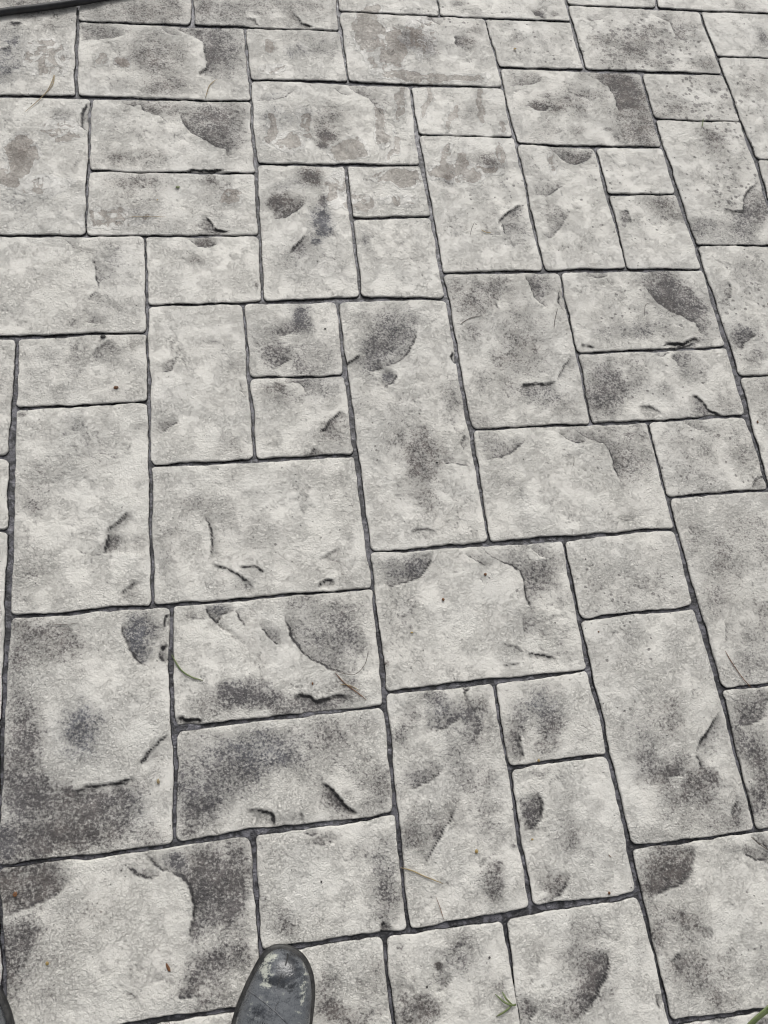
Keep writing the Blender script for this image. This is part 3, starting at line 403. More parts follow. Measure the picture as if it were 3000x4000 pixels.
 (30,1180,660,90,70,20,.5,.2),(30,1230,700,60,40,0,.45,.2),(30,1150,360,60,60,0,.35,.2),(30,1390,310,90,40,0,.4,.2),(30,1600,330,70,70,0,.4,.3),(30,1640,560,50,110,0,.45,.4),(30,1650,690,30,40,0,.7,.2),(30,1130,560,25,70,0,.45,.3),(30,1500,390,120,50,0,.15,0),
 (30,1430,880,60,60,0,.3,.2),(30,1390,980,60,80,0,.55,.2),(30,1500,1070,110,50,0,.65,.1),(30,1600,950,60,90,0,.4,.1),(30,1420,1050,50,50,0,.6,.1),(30,1640,860,40,40,0,.3,.1),
 (31,10,60,40,80,0,.5,.2),(31,10,400,50,90,0,.5,.5),(31,20,560,50,90,0,.6,.2),(31,120,50,80,45,0,.5,.4),(31,120,300,60,60,0,.5,.2),(31,160,260,80,80,0,.4,.1),(31,240,280,30,30,0,.6,.2),(31,370,40,80,50,0,.45,.3),(31,470,280,70,60,20,.5,.3),(31,470,490,45,80,0,.75,.2),(31,450,110,70,90,0,.4,.2),(31,330,180,60,60,0,.15,0),(31,500,420,30,25,0,.5,.2),(31,470,170,60,30,0,.3,.2),(31,560,340,15,12,0,.7,.2),
 (31,640,190,55,90,10,.8,.3),(31,760,290,90,70,20,.45,.1),(31,830,350,70,50,0,.45,.1),(31,740,510,80,50,30,.55,.1),(31,700,570,40,20,0,.4,.3),(31,700,20,70,20,0,.5,.3),(31,840,200,60,90,0,.2,.1),(31,790,120,60,40,0,.2,.1),
 (31,1290,60,130,60,0,.7,.2),(31,1230,180,90,60,0,.45,.2),(31,1160,300,120,40,0,.5,.1),(31,1420,170,70,110,0,.5,.2),(31,1540,200,50,70,0,.5,.2),(31,1170,40,90,40,0,.4,.2),(31,1480,260,80,30,0,.45,.1),(31,1380,50,70,40,0,.5,.1),(31,1630,110,60,120,0,.75,.3),(31,1330,240,60,50,0,.35,.1),
 (31,1230,420,110,80,-15,.85,.1),(31,1170,510,60,40,0,.7,.2),(31,1260,620,120,50,30,.7,.1),(31,1190,700,60,60,0,.6,.1),(31,1350,690,80,50,-30,.55,.1),(31,1300,820,110,60,20,.5,.1),(31,1430,920,90,80,30,.7,.1),(31,1250,880,60,70,0,.5,.2),(31,1630,370,60,60,0,.8,.2),(31,1560,350,60,25,0,.4,.2),(31,1480,1010,70,40,0,.6,.1),(31,1630,880,50,60,0,.4,.2),(31,1300,960,60,60,0,.2,.1),(31,1170,760,40,60,0,.4,.2),(31,1640,1080,60,30,0,.7,.2),(31,1450,1085,90,22,0,.7,.9),(31,1450,760,80,50,0,.25,.1),
 (31,340,810,60,90,0,.75,.3),(31,240,860,20,20,0,1.0,0),(31,250,930,60,40,0,.35,.2),(31,130,1060,110,60,0,.75,.1),(31,60,900,50,120,0,.4,.2),(31,200,1040,60,60,0,.5,.1),(31,480,930,60,70,0,.3,.1),(31,540,800,30,60,0,.3,.2),(31,510,950,20,25,0,.5,.1),
 (31,850,820,80,100,20,.5,.2),(31,890,980,90,70,-40,.75,.2),(31,940,880,50,90,20,.7,.2),(31,640,1060,70,60,0,.6,.2),(31,900,700,90,35,0,.35,.1),(31,800,1060,80,50,0,.5,.2),(31,660,940,80,60,0,.15,.1),(31,1120,780,30,90,0,.3,.2),(31,760,760,60,60,0,.2,.1),
]
# sealer film sheets: same form, amount -> film
FILM = [(0,200,250,120,100,0,.45),(0,1600,120,70,120,0,.75),(0,1640,240,60,110,0,.5),(0,1170,200,25,40,0,.8),(0,440,265,30,35,0,.7),(0,520,270,35,30,0,.8),(0,85,680,90,100,0,.85),(0,30,780,70,45,0,.9),(0,250,560,90,60,0,.5),(0,180,800,150,60,0,.4),(0,500,930,200,50,0,.42),(0,1000,860,50,50,0,.6),
 (0,1180,560,22,90,0,.75),(0,1320,540,30,90,0,.55),(0,1500,640,120,50,0,.6),(0,1560,880,100,50,0,.55),(0,1450,830,60,80,0,.45),(1,60,440,22,100,8,.8),(1,30,620,20,70,5,.7),(1,185,430,20,110,8,.85),(1,290,500,18,70,12,.7),(1,415,460,24,90,12,.8),(1,270,660,28,70,15,.7),(1,350,690,30,60,10,.6),(1,500,660,30,60,10,.55),(1,520,560,25,40,0,.5),
 (1,220,330,260,30,0,.65),(1,60,760,110,50,0,.85),(1,330,745,190,50,0,.62),(1,160,160,70,130,0,.5),(1,40,220,60,120,0,.6),(1,70,870,90,40,0,.4),(0,1190,300,80,30,0,.4),(0,1250,620,60,60,0,.45),(0,1640,540,30,90,0,.6),(1,730,690,25,50,0,.5)]
# rain-drop marks
DROPS = [(1,1130,200,330,150,0,1.0),(1,1400,430,240,120,0,1.0),(1,650,180,200,110,0,.5),(1,300,60,400,70,0,.6),(1,1480,700,220,260,0,.7),(1,1600,200,120,200,0,.35),(11,1150,250,300,200,0,.5),(11,1560,200,160,300,0,.6),(11,1200,560,300,150,0,.4),(1,800,900,700,250,0,.4),(11,1400,880,260,200,0,.45),(21,1050,300,260,200,0,.45),(21,700,300,300,250,0,.25),(31,1600,650,120,300,0,.4),(31,350,250,300,260,0,.2),(20,1300,100,400,120,0,.3),(10,1200,1000,400,100,0,.3),(11,100,700,250,400,0,.25),(21,1100,700,200,300,0,.4)]

# ------------------------------------------------------------------ build the ground
def inside(q, p):
    s = 0
    for i in range(4):
        a, b = q[i], q[(i + 1) % 4]
        c = (b[0] - a[0]) * (p[1] - a[1]) - (b[1] - a[1]) * (p[0] - a[0])
        if c > 0: return False
    return True
QUADS = [gnd(np.array(s, float)) for s in STONES]
def owner(p):
    for i, q in enumerate(QUADS):
        if inside(q, p): return i
    return -1
def ell(rc, x, y, rx, ry, ang):
    a = math.radians(ang); c = Z(rc, [(x, y)])[0]
    e1 = c + np.array([math.cos(a), math.sin(a)]) * rx / 1.106; e2 = c + np.array([-math.sin(a), math.cos(a)]) * ry / 1.106
    g = gnd(np.array([c, e1, e2])); M = np.stack([g[1] - g[0], g[2] - g[0]], 1)
    return g[0], np.linalg.inv(M), max(np.hypot(*(g[1] - g[0])), np.hypot(*(g[2] - g[0])))
st = [[] for _ in QUADS]
for rc, x, y, rx, ry, an, am, co in STAINS:
    c, Mi, r = ell(rc, x, y, rx, ry, an); o = owner(c)
    if o >= 0: st[o].append((c, Mi, r, am, co))
film = [(*ell(*f[:6]), f[6]) for f in FILM]; drops = [(*ell(*f[:6]), f[6]) for f in DROPS]
led = [[] for _ in QUADS]
for rc, line, lowp, dep, cr, sa in LEDGES:
    L = gnd(Z(rc, line)); lp = gnd(Z(rc, [lowp]))[0]
    o = owner(L[len(L) // 2]); o = o if o >= 0 else owner(lp)
    if o >= 0: led[o].append((L, lp, dep, cr, sa))

def axis(n_m, fine_m, coarse, L):
    """spacing along one side: fine near the rim, coarser in the field"""
    a = np.linspace(0, fine_m, n_m, endpoint=False)
    k = max(2, int(round((L - 2 * fine_m) / coarse)))
    return np.concatenate([a, np.linspace(fine_m, L - fine_m, k, endpoint=False), (L - a)[::-1]]) / L
def joint_w(x, y):
    return .0014 + .0034 * (fbm(x, y, 34, 3, 40) - .5) + .0034 * (fbm(x, y, 6, 2, 60) - .5)

# whole-slab darkening, an amount set slab by slab
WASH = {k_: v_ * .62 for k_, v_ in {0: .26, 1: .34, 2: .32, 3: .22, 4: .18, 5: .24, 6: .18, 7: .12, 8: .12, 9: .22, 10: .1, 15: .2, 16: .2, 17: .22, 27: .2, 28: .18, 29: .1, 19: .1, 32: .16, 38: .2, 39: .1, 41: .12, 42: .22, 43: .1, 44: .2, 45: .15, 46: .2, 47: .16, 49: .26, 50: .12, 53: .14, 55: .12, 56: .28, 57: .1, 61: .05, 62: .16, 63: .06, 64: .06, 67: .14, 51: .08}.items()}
ground = None
def build_stone(q, sts, lds, n_edge, coarse, idx):
    W = (np.hypot(*(q[1] - q[0])) + np.hypot(*(q[2] - q[3]))) / 2; H = (np.hypot(*(q[3] - q[0])) + np.hypot(*(q[2] - q[1]))) / 2
    u = axis(n_edge, .016, coarse, W); v = axis(n_edge, .016, coarse, H)
    U, V = np.meshgrid(u, v)
    P = (q[0] * ((1 - U) * (1 - V))[..., None] + q[1] * (U * (1 - V))[..., None] + q[2] * (U * V)[..., None] + q[3] * ((1 - U) * V)[..., None])
    X, Y = P[..., 0], P[..., 1]
    # hand-stamped joints wander; neighbours share the wander
    P = P + np.stack([.0075 * (fbm(X, Y, 13, 3, 91) - .5) + .0022 * (fbm(X, Y, 60, 2, 92) - .5), .0075 * (fbm(X, Y, 13, 3, 93) - .5) + .0022 * (fbm(X, Y, 60, 2, 94) - .5)], -1)
    X, Y = P[..., 0], P[..., 1]
    # distance inside a rounded rectangle
    r = .0075 + .005 * ((idx * .754877) % 1)
    dx = np.minimum(U, 1 - U) * W; dy = np.minimum(V, 1 - V) * H
    hw = joint_w(X, Y)
    # wander of the edge: shift by low frequency noise
    ddx = dx - hw; ddy = dy - hw
    qx = r - ddx; qy = r - ddy
    d = r - (np.hypot(np.maximum(qx, 0), np.maximum(qy, 0)) + np.minimum(np.maximum(qx, qy), 0))
    d = d + .0011 * (fbm(X, Y, 160, 2, 11) - .5)
    z = -.0085 * (1 - sm(-.0015, .0026, d)) - .0013 * np.exp(-np.maximum(d, 0) / .0045)
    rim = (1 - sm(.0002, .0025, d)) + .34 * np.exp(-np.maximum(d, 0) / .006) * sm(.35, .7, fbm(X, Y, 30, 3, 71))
    # swells of the split face
    inner = sm(0, .03, d)
    z = z + inner * (.0050 * (fbm(X, Y, 9, 3, 5) - .5) + .0026 * (fbm(X, Y, 38, 3, 15) - .5)) + .0009 * (fbm(X, Y, 110, 3, 25) - .5) * sm(0, .006, d)
    wx = .040 * (fbm(X, Y, 20, 4, 31) - .5); wy = .040 * (fbm(X, Y, 20, 4, 33) - .5)
    wx2 = .0045 * (fbm(X, Y, 90, 3, 35) - .5); wy2 = .0045 * (fbm(X, Y, 90, 3, 37) - .5)
    mod = np.clip(.50 + 1.05 * fbm(X, Y, 30, 4, 61), 0, 1.3)
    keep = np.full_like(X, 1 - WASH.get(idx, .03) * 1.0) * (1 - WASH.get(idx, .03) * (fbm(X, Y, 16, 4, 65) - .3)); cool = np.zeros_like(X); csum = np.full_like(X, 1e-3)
    for c, Mi, rr, am, co in sts:
        wk = min(1, rr / .045); ax = X + wk * wx + wk * wx2 * 3 - c[0]; ay = Y + wk * wy + wk * wy2 * 3 - c[1]
        e = np.hypot(Mi[0, 0] * ax + Mi[0, 1] * ay, Mi[1, 0] * ax + Mi[1, 1] * ay)
        s = am * (.92 if rr > .025 else 1.1) * (1 - sm(.30, 1.95 if rr > .025 else 1.5, e)) * (mod if rr > .025 else 1); keep *= 1 - .88 * s; cool += s * co; csum += s
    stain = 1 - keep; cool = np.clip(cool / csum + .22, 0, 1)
    crease = np.zeros_like(X); rz = stain * .5
    for L, lp, dep, cr, sa in lds:
        best = np.full(X.shape, 9.); side = np.zeros_like(X); tt = np.zeros_like(X)
        ax = X + wx2 * 1.5 + .0022 * (fbm(X, Y, 230, 2, 57) - .5); ay = Y + wy2 * 1.5 + .0022 * (fbm(X, Y, 230, 2, 58) - .5)
        seg = np.hypot(*(L[1:] - L[:-1]).T); cum = np.r_[0, np.cumsum(seg)]; tot = cum[-1]
        # side of the low point, by its nearest segment
        def cross_near(px, py):
            b = None
            for i in range(len(seg)):
                a0, b0 = L[i], L[i + 1]; dd = (b0 - a0) / max(seg[i], 1e-6)
                t = np.clip((px - a0[0]) * dd[0] + (py - a0[1]) * dd[1], 0, seg[i])
                cx, cy = px - a0[0] - dd[0] * t, py - a0[1] - dd[1] * t
                yield np.hypot(cx, cy), dd[0] * (py - a0[1]) - dd[1] * (px - a0[0]), (cum[i] + t) / tot
        ls = min(cross_near(float(lp[0]), float(lp[1])), key=lambda k: float(k[0]))[1]
        sg = 1.0 if float(ls) > 0 else -1.0
        for dist, cs, t in cross_near(ax, ay):
            m = dist < best - 1e-9; best = np.where(m, dist, best); side = np.where(m, np.sign(cs) * sg, side); tt = np.where(m, t, tt)
        s = best * side
        endf = sm(0, .22, tt) * sm(0, .22, 1 - tt)
        fade = np.sqrt(np.clip(endf, 0, 1))
        along = np.clip(.15 + 1.7 * fbm(X, Y, 55, 3, 51), .2, 1.6)
        drop_ = dep * .0019 * fade * sm(-.0012, .0020, s) * np.exp(-np.maximum(s, 0) / (.010 + dep * .006)) * along
        lip = .0005 * dep * .4 * fade * np.exp(-(np.minimum(s, 0) / .008) ** 2) * (s < .001)
        stain = stain * (1 - .8 * fade * (s <= 0) * np.exp(np.minimum(s, 0) / .016))
        z = z - drop_ + lip * (1 - sm(0, .001, s))
        wline = (.0005 + .0005 * dep * along * .6) * (.55 + .6 * fade) + .0004
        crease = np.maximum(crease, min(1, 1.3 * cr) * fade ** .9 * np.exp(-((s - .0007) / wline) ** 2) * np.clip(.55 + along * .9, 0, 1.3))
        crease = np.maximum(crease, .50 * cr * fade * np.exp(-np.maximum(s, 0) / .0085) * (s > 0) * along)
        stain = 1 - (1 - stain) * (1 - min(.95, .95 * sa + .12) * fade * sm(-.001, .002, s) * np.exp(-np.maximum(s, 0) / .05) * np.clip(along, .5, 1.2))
    z = np.where(d > .003, np.where(z < -.0030, -.0030 + .0012 * np.tanh((z + .0030) / .003), z), z)
    # faint broken contours of the split face, pigment lying below them
    cf = fbm(X, Y, 12, 5, 45); c2 = fbm(X, Y, 19, 5, 47); gate = sm(.50, .60, fbm(X, Y, 15, 3, 49)); gate2 = sm(.50, .60, fbm(X, Y, 21, 3, 53))
    for F_, G_, lv in ((cf, gate, .545), (c2, gate2, .46)):
        q_ = F_ - lv; z = z - .0011 * G_ * inner * sm(-.002, .004, q_) * np.exp(-np.maximum(q_, 0) / .045)
        crease = np.maximum(crease, .42 * G_ * inner * np.exp(-((q_ - .002) / .0038) ** 2))
        stain = 1 - (1 - stain) * (1 - .34 * G_ * inner * sm(-.002, .004, q_) * np.exp(-np.maximum(q_, 0) / .05))
    def field(Fs):
        a = np.zeros_like(X)
        for c, Mi, rr, am in Fs:
            ax = X + wx * 1.2 - c[0]; ay = Y + wy * 1.2 - c[1]
            e = np.hypot(Mi[0, 0] * ax + Mi[0, 1] * ay, Mi[1, 0] * ax + Mi[1, 1] * ay)
            a = np.maximum(a, am * (1 - sm(.55, 1.15, e)))
        return a
    fl = field(film); dr = field(drops)
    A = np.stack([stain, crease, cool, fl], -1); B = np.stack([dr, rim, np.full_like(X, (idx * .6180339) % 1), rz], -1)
    # closed body: top sheet, sides and underside
    ny, nx = X.shape; c0 = q.mean(0)
    top = np.stack([X - c0[0], Y - c0[1], z], -1).reshape(-1, 3)
    idxg = np.arange(ny * nx).reshape(ny, nx)
    quads = np.stack([idxg[:-1, :-1], idxg[1:, :-1], idxg[1:, 1:], idxg[:-1, 1:]], -1).reshape(-1, 4)
    ring = np.concatenate([idxg[0, :], idxg[1:, -1], idxg[-1, -2::-1], idxg[-2:0:-1, 0]])
    nr = len(ring); low = top[ring].copy(); low[:, 2] = -.024; nv = len(top)
    k = np.arange(nr); k2 = (k + 1) % nr
    sides = np.stack([ring[k], ring[k2], nv + k2, nv + k], -1)
    V3 = np.concatenate([top, low]); loops = np.concatenate([quads.ravel(), sides.ravel(), nv + k[::-1]])
    starts = np.r_[np.arange(len(quads) + nr) * 4, (len(quads) + nr) * 4]; tot = np.r_[np.full(len(quads) + nr, 4), nr]
    me = bpy.data.meshes.new('paving_stone'); me.vertices.add(len(V3)); me.vertices.foreach_set('co', V3.astype(np.float32).ravel())
    me.loops.add(len(loops)); me.loops.foreach_set('vertex_index', loops.astype(np.int32))
    me.polygons.add(len(starts)); me.polygons.foreach_set('loop_start', starts.astype(np.int32)); me.polygons.foreach_set('loop_total', tot.astype(np.int32))
    sf = np.ones(len(starts), bool); sf[-1] = False; me.polygons.foreach_set('use_smooth', sf)
    me.update(calc_edges=True)
    for nm, D in (('wear', A), ('wear_b', B)):
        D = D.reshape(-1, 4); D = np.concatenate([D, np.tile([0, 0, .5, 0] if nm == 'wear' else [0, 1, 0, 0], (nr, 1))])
        at = me.attributes.new(nm, 'FLOAT_COLOR', 'POINT'); at.data.foreach_set('color', D.astype(np.float32).ravel())
    return link('paving_stone', me, M_stone, ground, (c0[0], c0[1], 0))

# joint bed: gently uneven sheet, finer near the camera, running out to the horizon
g1 = np.concatenate([[-150, -40, -12, -5], np.linspace(-2.2, 3.4, 281), [6, 13, 40, 150]])
gx, gy = np.meshgrid(g1, g1)
gz = -.0058 + .0016 * (fbm(gx, gy, 30, 3, 81) - .5) + .0012 * (fbm(gx, gy, 90, 2, 83) - .5)
n = len(g1); ii = np.arange(n * n).reshape(n, n)
ground = link('ground', mesh('ground', np.stack([gx, gy, gz], -1).reshape(-1, 3), np.stack([ii[:-1, :-1], ii[:-1, 1:], ii[1:, 1:], ii[1:, :-1]], -1).reshape(-1, 4).tolist()), M_grout)
tag(ground, kind='structure')
for i, q in enumerate(QUADS):
    build_stone(q, st[i], led[i], 13, .0029, i)
# the paving goes on beyond the surveyed part: fill free ground with more slabs of the same sizes
x0, y0, x1, y1, cs = -1.75, -1.6, 3.1, 3.2, .01
occ = np.zeros((int((y1 - y0) / cs), int((x1 - x0) / cs)), bool)
cyx = np.meshgrid(x0 + (np.arange(occ.shape[1]) + .5) * cs, y0 + (np.arange(occ.shape[0]) + .5) * cs)
for q in QUADS:
    m = np.ones_like(occ)
    for k in range(4):
        a, b = q[k], q[(k + 1) % 4]
        m &= ((b[0] - a[0]) * (cyx[1] - a[1]) - (b[1] - a[1]) * (cyx[0] - a[0])) <= 0.0
    occ |= m
nfill = 0
sizes = [(38, 26), (26, 38), (20, 20), (36, 18), (20, 34), (28, 28)]
for j in range(occ.shape[0]):
    for i in range(occ.shape[1]):
        if occ[j, i]: continue
        sw, sh = random.choice(sizes); ww = 0
        while ww < sw + 6 and i + ww < occ.shape[1] and not occ[j, i + ww]: ww += 1
        if ww > sw and ww < sw + 6: pass
        else: ww = min(ww, sw)
        hh = 0
        while hh < sh and j + hh < occ.shape[0] and not occ[j + hh, i:i + ww].any(): hh += 1
        occ[j:j + hh, i:i + ww] = True
        if ww < 8 or hh < 8 or nfill > 215: continue
        a, b, c_, d_ = x0 + i * cs, y0 + j * cs, x0 + (i + ww) * cs, y0 + (j + hh) * cs
        q = np.array([(a, d_), (c_, d_), (c_, b), (a, b)]); r2 = np.random.default_rng(nfill)
        sts = []
        for _ in range(5):
            rr = r2.uniform(.02, .08); c = np.array([r2.uniform(a, c_), r2.uniform(b, d_)])
            sts.append((c, np.array([[1 / rr, 0], [0, 1.6 / rr]]), rr, r2.uniform(.2, .7), r2.uniform(0, .6)))
        lds = []
        for _ in range(2):
            cx, cy = r2.uniform(a + .03, c_ - .03), r2.uniform(b + .03, d_ - .03); th = r2.uniform(0, 6.28)
            t = np.linspace(-.05, .05, 6); L = np.stack([cx + t * math.cos(th), cy + t * math.sin(th)], -1) + r2.uniform(-.008, .008, (6, 2))
            lds.append((L, np.array([cx - .03 * math.sin(th), cy + .03 * math.cos(th)]), 2., .7, .3))
        build_stone(q, sts, lds, 4, .022, 100 + nfill); nfill += 1
print('stones', len(QUADS), 'fill', nfill)

# ------------------------------------------------------------------ tubes and small debris
def frame_tube(pts, rad, seg=8, flat=1.0, capped=True):
    """closed tube along pts with a radius per point; flat < 1 squashes it vertically"""
    pts = [Vector(p) for p in pts]; V = []; F = []; n = len(pts)
    for i, p in enumerate(pts):
        t = (pts[min(i + 1, n - 1)] - pts[max(i - 1, 0)]).normalized(); up = Vector((0, 0, 1))
        if abs(t.z) > .95: up = Vector((0, 1, 0))
        s = t.cross(up).normalized(); u = s.cross(t).normalized(); r = rad[i] if hasattr(rad, '__len__') else rad
        for k in range(seg):
            a = 2 * math.pi * k / seg; V.append(p + s * (math.cos(a) * r) + u * (math.sin(a) * r * flat))
    for i in range(n - 1):
        for k in range(seg):
            a = i * seg + k; b = i * seg + (k + 1) % seg; F.append((a, b, b + seg, a + seg))
    if capped: F.append(tuple(range(seg - 1, -1, -1))); F.append(tuple((n - 1) * seg + k for k in range(seg)))
    return V, F
def spline(P, n=24):
    P = np.asarray(P, float); P = np.vstack([2 * P[0] - P[1], P, 2 * P[-1] - P[-2]]); out = []
    m = len(P) - 3
    for j in range(n):
        t = j / (n - 1) * m; i = min(int(t), m - 1); t -= i; a, b, c, d = P[i:i + 4]
        out.append(.5 * ((2 * b) + (-a + c) * t + (2 * a - 5 * b + 4 * c - d) * t * t + (-a + 3 * b - 3 * c + d) * t ** 3))
    return np.array(out)
def strand(name, rc, pts, r, mat, label, cat, lift=0.0, n=22, flat=.6, group=None, tip=.25, zs=None):
    g = spline(gnd(Z(rc, pts)), n); t = np.linspace(0, 1, n)
    zz = np.array([.0014 + r * .6 + lift * math.sin(math.pi * a) for a in t]) if zs is None else spline(np.array([[a] for a in zs]), n)[:, 0]
    P = [(a[0], a[1], z) for a, z in zip(g, zz)]
    rad = [r * (tip + (1 - tip) * min(1, 5 * min(a + .05, 1.03 - a))) for a in t]
    c = Vector(P[0]); V, F = frame_tube([Vector(p) - c for p in P], rad, 7, flat)
    o = link(name, mesh(name, V, F), mat, None, c); return tag(o, label, cat, group)
def crumb(name, rc, x, y, rx, ry, mat, label, cat, ang=0, h=.5, seed=0):
    """small irregular solid: seed husk, bark flake or grit"""
    r0 = random.Random(seed * 13 + 5); c = gnd(Z(rc, [(x, y)]))[0]; V = []; F = []; ns, nr = 10, 6
    for i in range(nr + 1):
        ph = math.pi * i / nr
        for k in range(ns):
            a = 2 * math.pi * k / ns; j = 1 + r0.uniform(-.22, .22)
            px, py = rx * math.sin(ph) * math.cos(a) * j, ry * math.sin(ph) * math.sin(a) * j
            V.append((px * math.cos(ang) - py * math.sin(ang), px * math.sin(ang) + py * math.cos(ang), min(rx, ry) * h * math.cos(ph) * j))
    for i in range(nr):
        for k in range(ns): F.append((i * ns + k, (i + 1) * ns + k, (i + 1) * ns + (k + 1) % ns, i * ns + (k + 1) % ns))
    o = link(name, mesh(name, V, F), mat, None, (c[0], c[1], .0008 + min(rx, ry) * h * .5)); return tag(o, label, cat)

# black hose across the top left corner
hp = gnd(np.array([(-420, 150), (-200, 95), (0, 50), (151, 31), (301, 9), (430, -16), (620, -60), (900, -140), (1200, -260)], float), .008)
hs_ = spline(hp, 60); hr = .0077
c = Vector((hs_[20][0], hs_[20][1], 0)); V, F = frame_tube([Vector((a[0], a[1], hr + .001)) - c for a in hs_], hr, 20)
tag(link('hose', mesh('hose', V, F), M_hose, None, c), 'black rubber hose lying across the paving in the top left corner', 'hose')

# ---- grass and needles
strand('cut_grass', 20, [(742, 617), (780, 680), (825, 712), (877, 729)], .0013, M_green, 'curved green grass blade lying from the joint onto the slab with a dark split ledge', 'grass blade')
strand('pine_needle', 20, [(1447, 695), (1490, 742), (1535, 775), (1583, 812)], .0008, M_brown, 'reddish brown needle at lower right corner of the slab with a dark cracked bottom edge', 'needle')
strand('pine_needle', 20, [(1470, 745), (1510, 750), (1550, 770)], .0007, M_straw, 'short pale needle touching the reddish brown needle near the cracked slab edge', 'needle')
strand('plant_fibre', 20, [(1592, 600), (1575, 660), (1535, 702), (1490, 700), (1430, 682)], .0005, M_dark, 'thin dark hooked fibre beside the tall joint left of centre, above the brown needle', 'fibre', .003)
strand('plant_fibre', 20, [(200, 483), (270, 487), (345, 480)], .0004, M_dark, 'faint short dark fibre along the top of the stained left slab below its wide joint', 'fibre')
strand('dry_grass_stem', 0, [(108, 487), (160, 445), (205, 400), (228, 355), (236, 330), (230, 368), (196, 412)], .0009, M_straw, 'looped dry grass stem lying across the joint near the top left below the hose', 'grass stem', .002, 40)
strand('dry_grass_stem', 0, [(888, 425), (900, 385), (912, 365), (937, 345)], .0010, M_straw, 'short bent grey stem at bottom right of the slab below the hose side top row', 'grass stem')
strand('pine_needle', 0, [(553, 940), (630, 937), (720, 940)], .0006, M_straw, 'straight pale needle lying level on the mottled slab at upper left', 'needle')
crumb('leaf_bit', 0, 768, 810, .0048, .0030, M_green, 'tiny pale green leaf bit on the mottled slab at upper left', 'leaf', .3, .3, 1)
crumb('leaf_bit', 0, 680, 865, .0018, .0014, M_ochre, 'tiny yellowish leaf crumb below the pale green leaf bit', 'leaf', .3, .3, 2)
strand('dry_twig', 1, [(418, 995), (440, 1006), (462, 1008)], .0011, M_straw, 'short tan twig on the tall pale slab right of the dark drip stains', 'twig')
strand('pine_needle', 1, [(372, 1018), (378, 990), (390, 962)], .0005, M_dark, 'thin dark needle standing upright in view, left of the short tan twig', 'needle')
crumb('moss_bit', 1, 565, 212, .0045, .0026, M_ochre, 'yellow ochre crumb of moss on the small slab in the top row', 'moss', .6, .3, 3)
strand('cut_grass', 1, [(1372, 552), (1375, 535), (1378, 515)], .0013, M_green, 'tiny green grass shoot rising from the joint at upper right', 'grass blade')
strand('pine_needle', 11, [(330, 296), (368, 272), (425, 258)], .0007, M_dark, 'thin dark curved needle lying beside the long slanting joint right of centre', 'needle')
strand('pine_needle', 11, [(733, 316), (738, 275), (749, 228)], .0007, M_dark, 'straight dark needle near the right edge of the slab below the pale row', 'needle')
strand('plant_fibre', 11, [(1124, 260), (1128, 215), (1150, 203)], .0005, M_dark, 'hooked dark fibre on the slab with a large brown flaked hollow', 'fibre')
strand('plant_fibre', 11, [(813, 915), (820, 890), (818, 865)], .0004, M_dark, 'very small dark fibre in the pale middle of the broad slab right of centre', 'fibre')
strand('pine_needle', 21, [(1470, 598), (1500, 650), (1545, 715), (1588, 764)], .0007, M_brown, 'long thin brown needle pointing at the joint near the right edge', 'needle')
strand('dry_grass_stem', 31, [(70, 430), (120, 443), (175, 468), (255, 499)], .0010, M_straw, 'long straw coloured stem crossing the tall joint low in the middle', 'grass stem')
strand('pine_needle', 31, [(225, 560), (240, 600), (258, 656)], .0005, M_brown, 'fine brown needle below the long straw coloured stem', 'needle')
strand('plant_fibre', 31, [(1583, 297), (1615, 325), (1660, 356)], .0007, M_dark, 'dark strand at the right edge just under the wide black joint', 'fibre')
strand('plant_fibre', 31, [(968, 374), (980, 386)], .0006, M_brown, 'tiny brown thread on the pale slab left of the wide black joint', 'fibre', 0, 6)
# forked green sprig
root = bpy.data.objects.new('grass_sprig', None); sc.collection.objects.link(root); c = gnd(Z(31, [(548, 1020)]))[0]; root.location = (c[0], c[1], .001)
tag(root, 'forked green grass sprig lying at the joint near the bottom right of centre', 'grass sprig')
for pts in ([(568, 1020), (550, 1021), (515, 1008), (478, 975)], [(550, 1021), (522, 992), (508, 965)], [(552, 1019), (520, 1045), (483, 1072)]):
    g = spline(gnd(Z(31, pts)), 14)
    V, F = frame_tube([(a[0] - c[0], a[1] - c[1], .0015 + .004 * math.sin(math.pi * i / 13)) for i, a in enumerate(g)], [.0014 * (.25 + .75 * min(1, 4 * (1.05 - i / 13))) for i in range(14)], 7, .5)
    link('blade', mesh('blade', V, F), M_green, root)
# two arching blades in the bottom right corner, nearer the camera
def arch_blade(px, zz, r, label):
    P = [np.append(gnd(np.array(p, float), z), z) for p, z in zip(px, zz)]; P = spline(np.array(P), 26); c = Vector((P[0][0], P[0][1], 0))
    V, F = frame_tube([Vector(a) - c for a in P], [r * (.3 + .7 * min(1, 3 * (1.04 - i / 25))) for i in range(26)], 8, .35)
    tag(link('arching_grass', mesh('arching_grass', V, F), M_green, None, c), label, 'grass blade', 'grass blades at the bottom right corner')
arch_blade([(3240, 3720), (3100, 3845), (3010, 3925), (2930, 3995), (2880, 4050)], (.0, .04, .06, .06, .05), .0022, 'broad green grass blade reaching in over the bottom right corner, upper of the two')
arch_blade([(3260, 3800), (3110, 3890), (2990, 3958), (2930, 4012), (2890, 4060)], (.0, .03, .05, .05, .04), .0022, 'narrower green grass blade under the broad one in the bottom right corner')

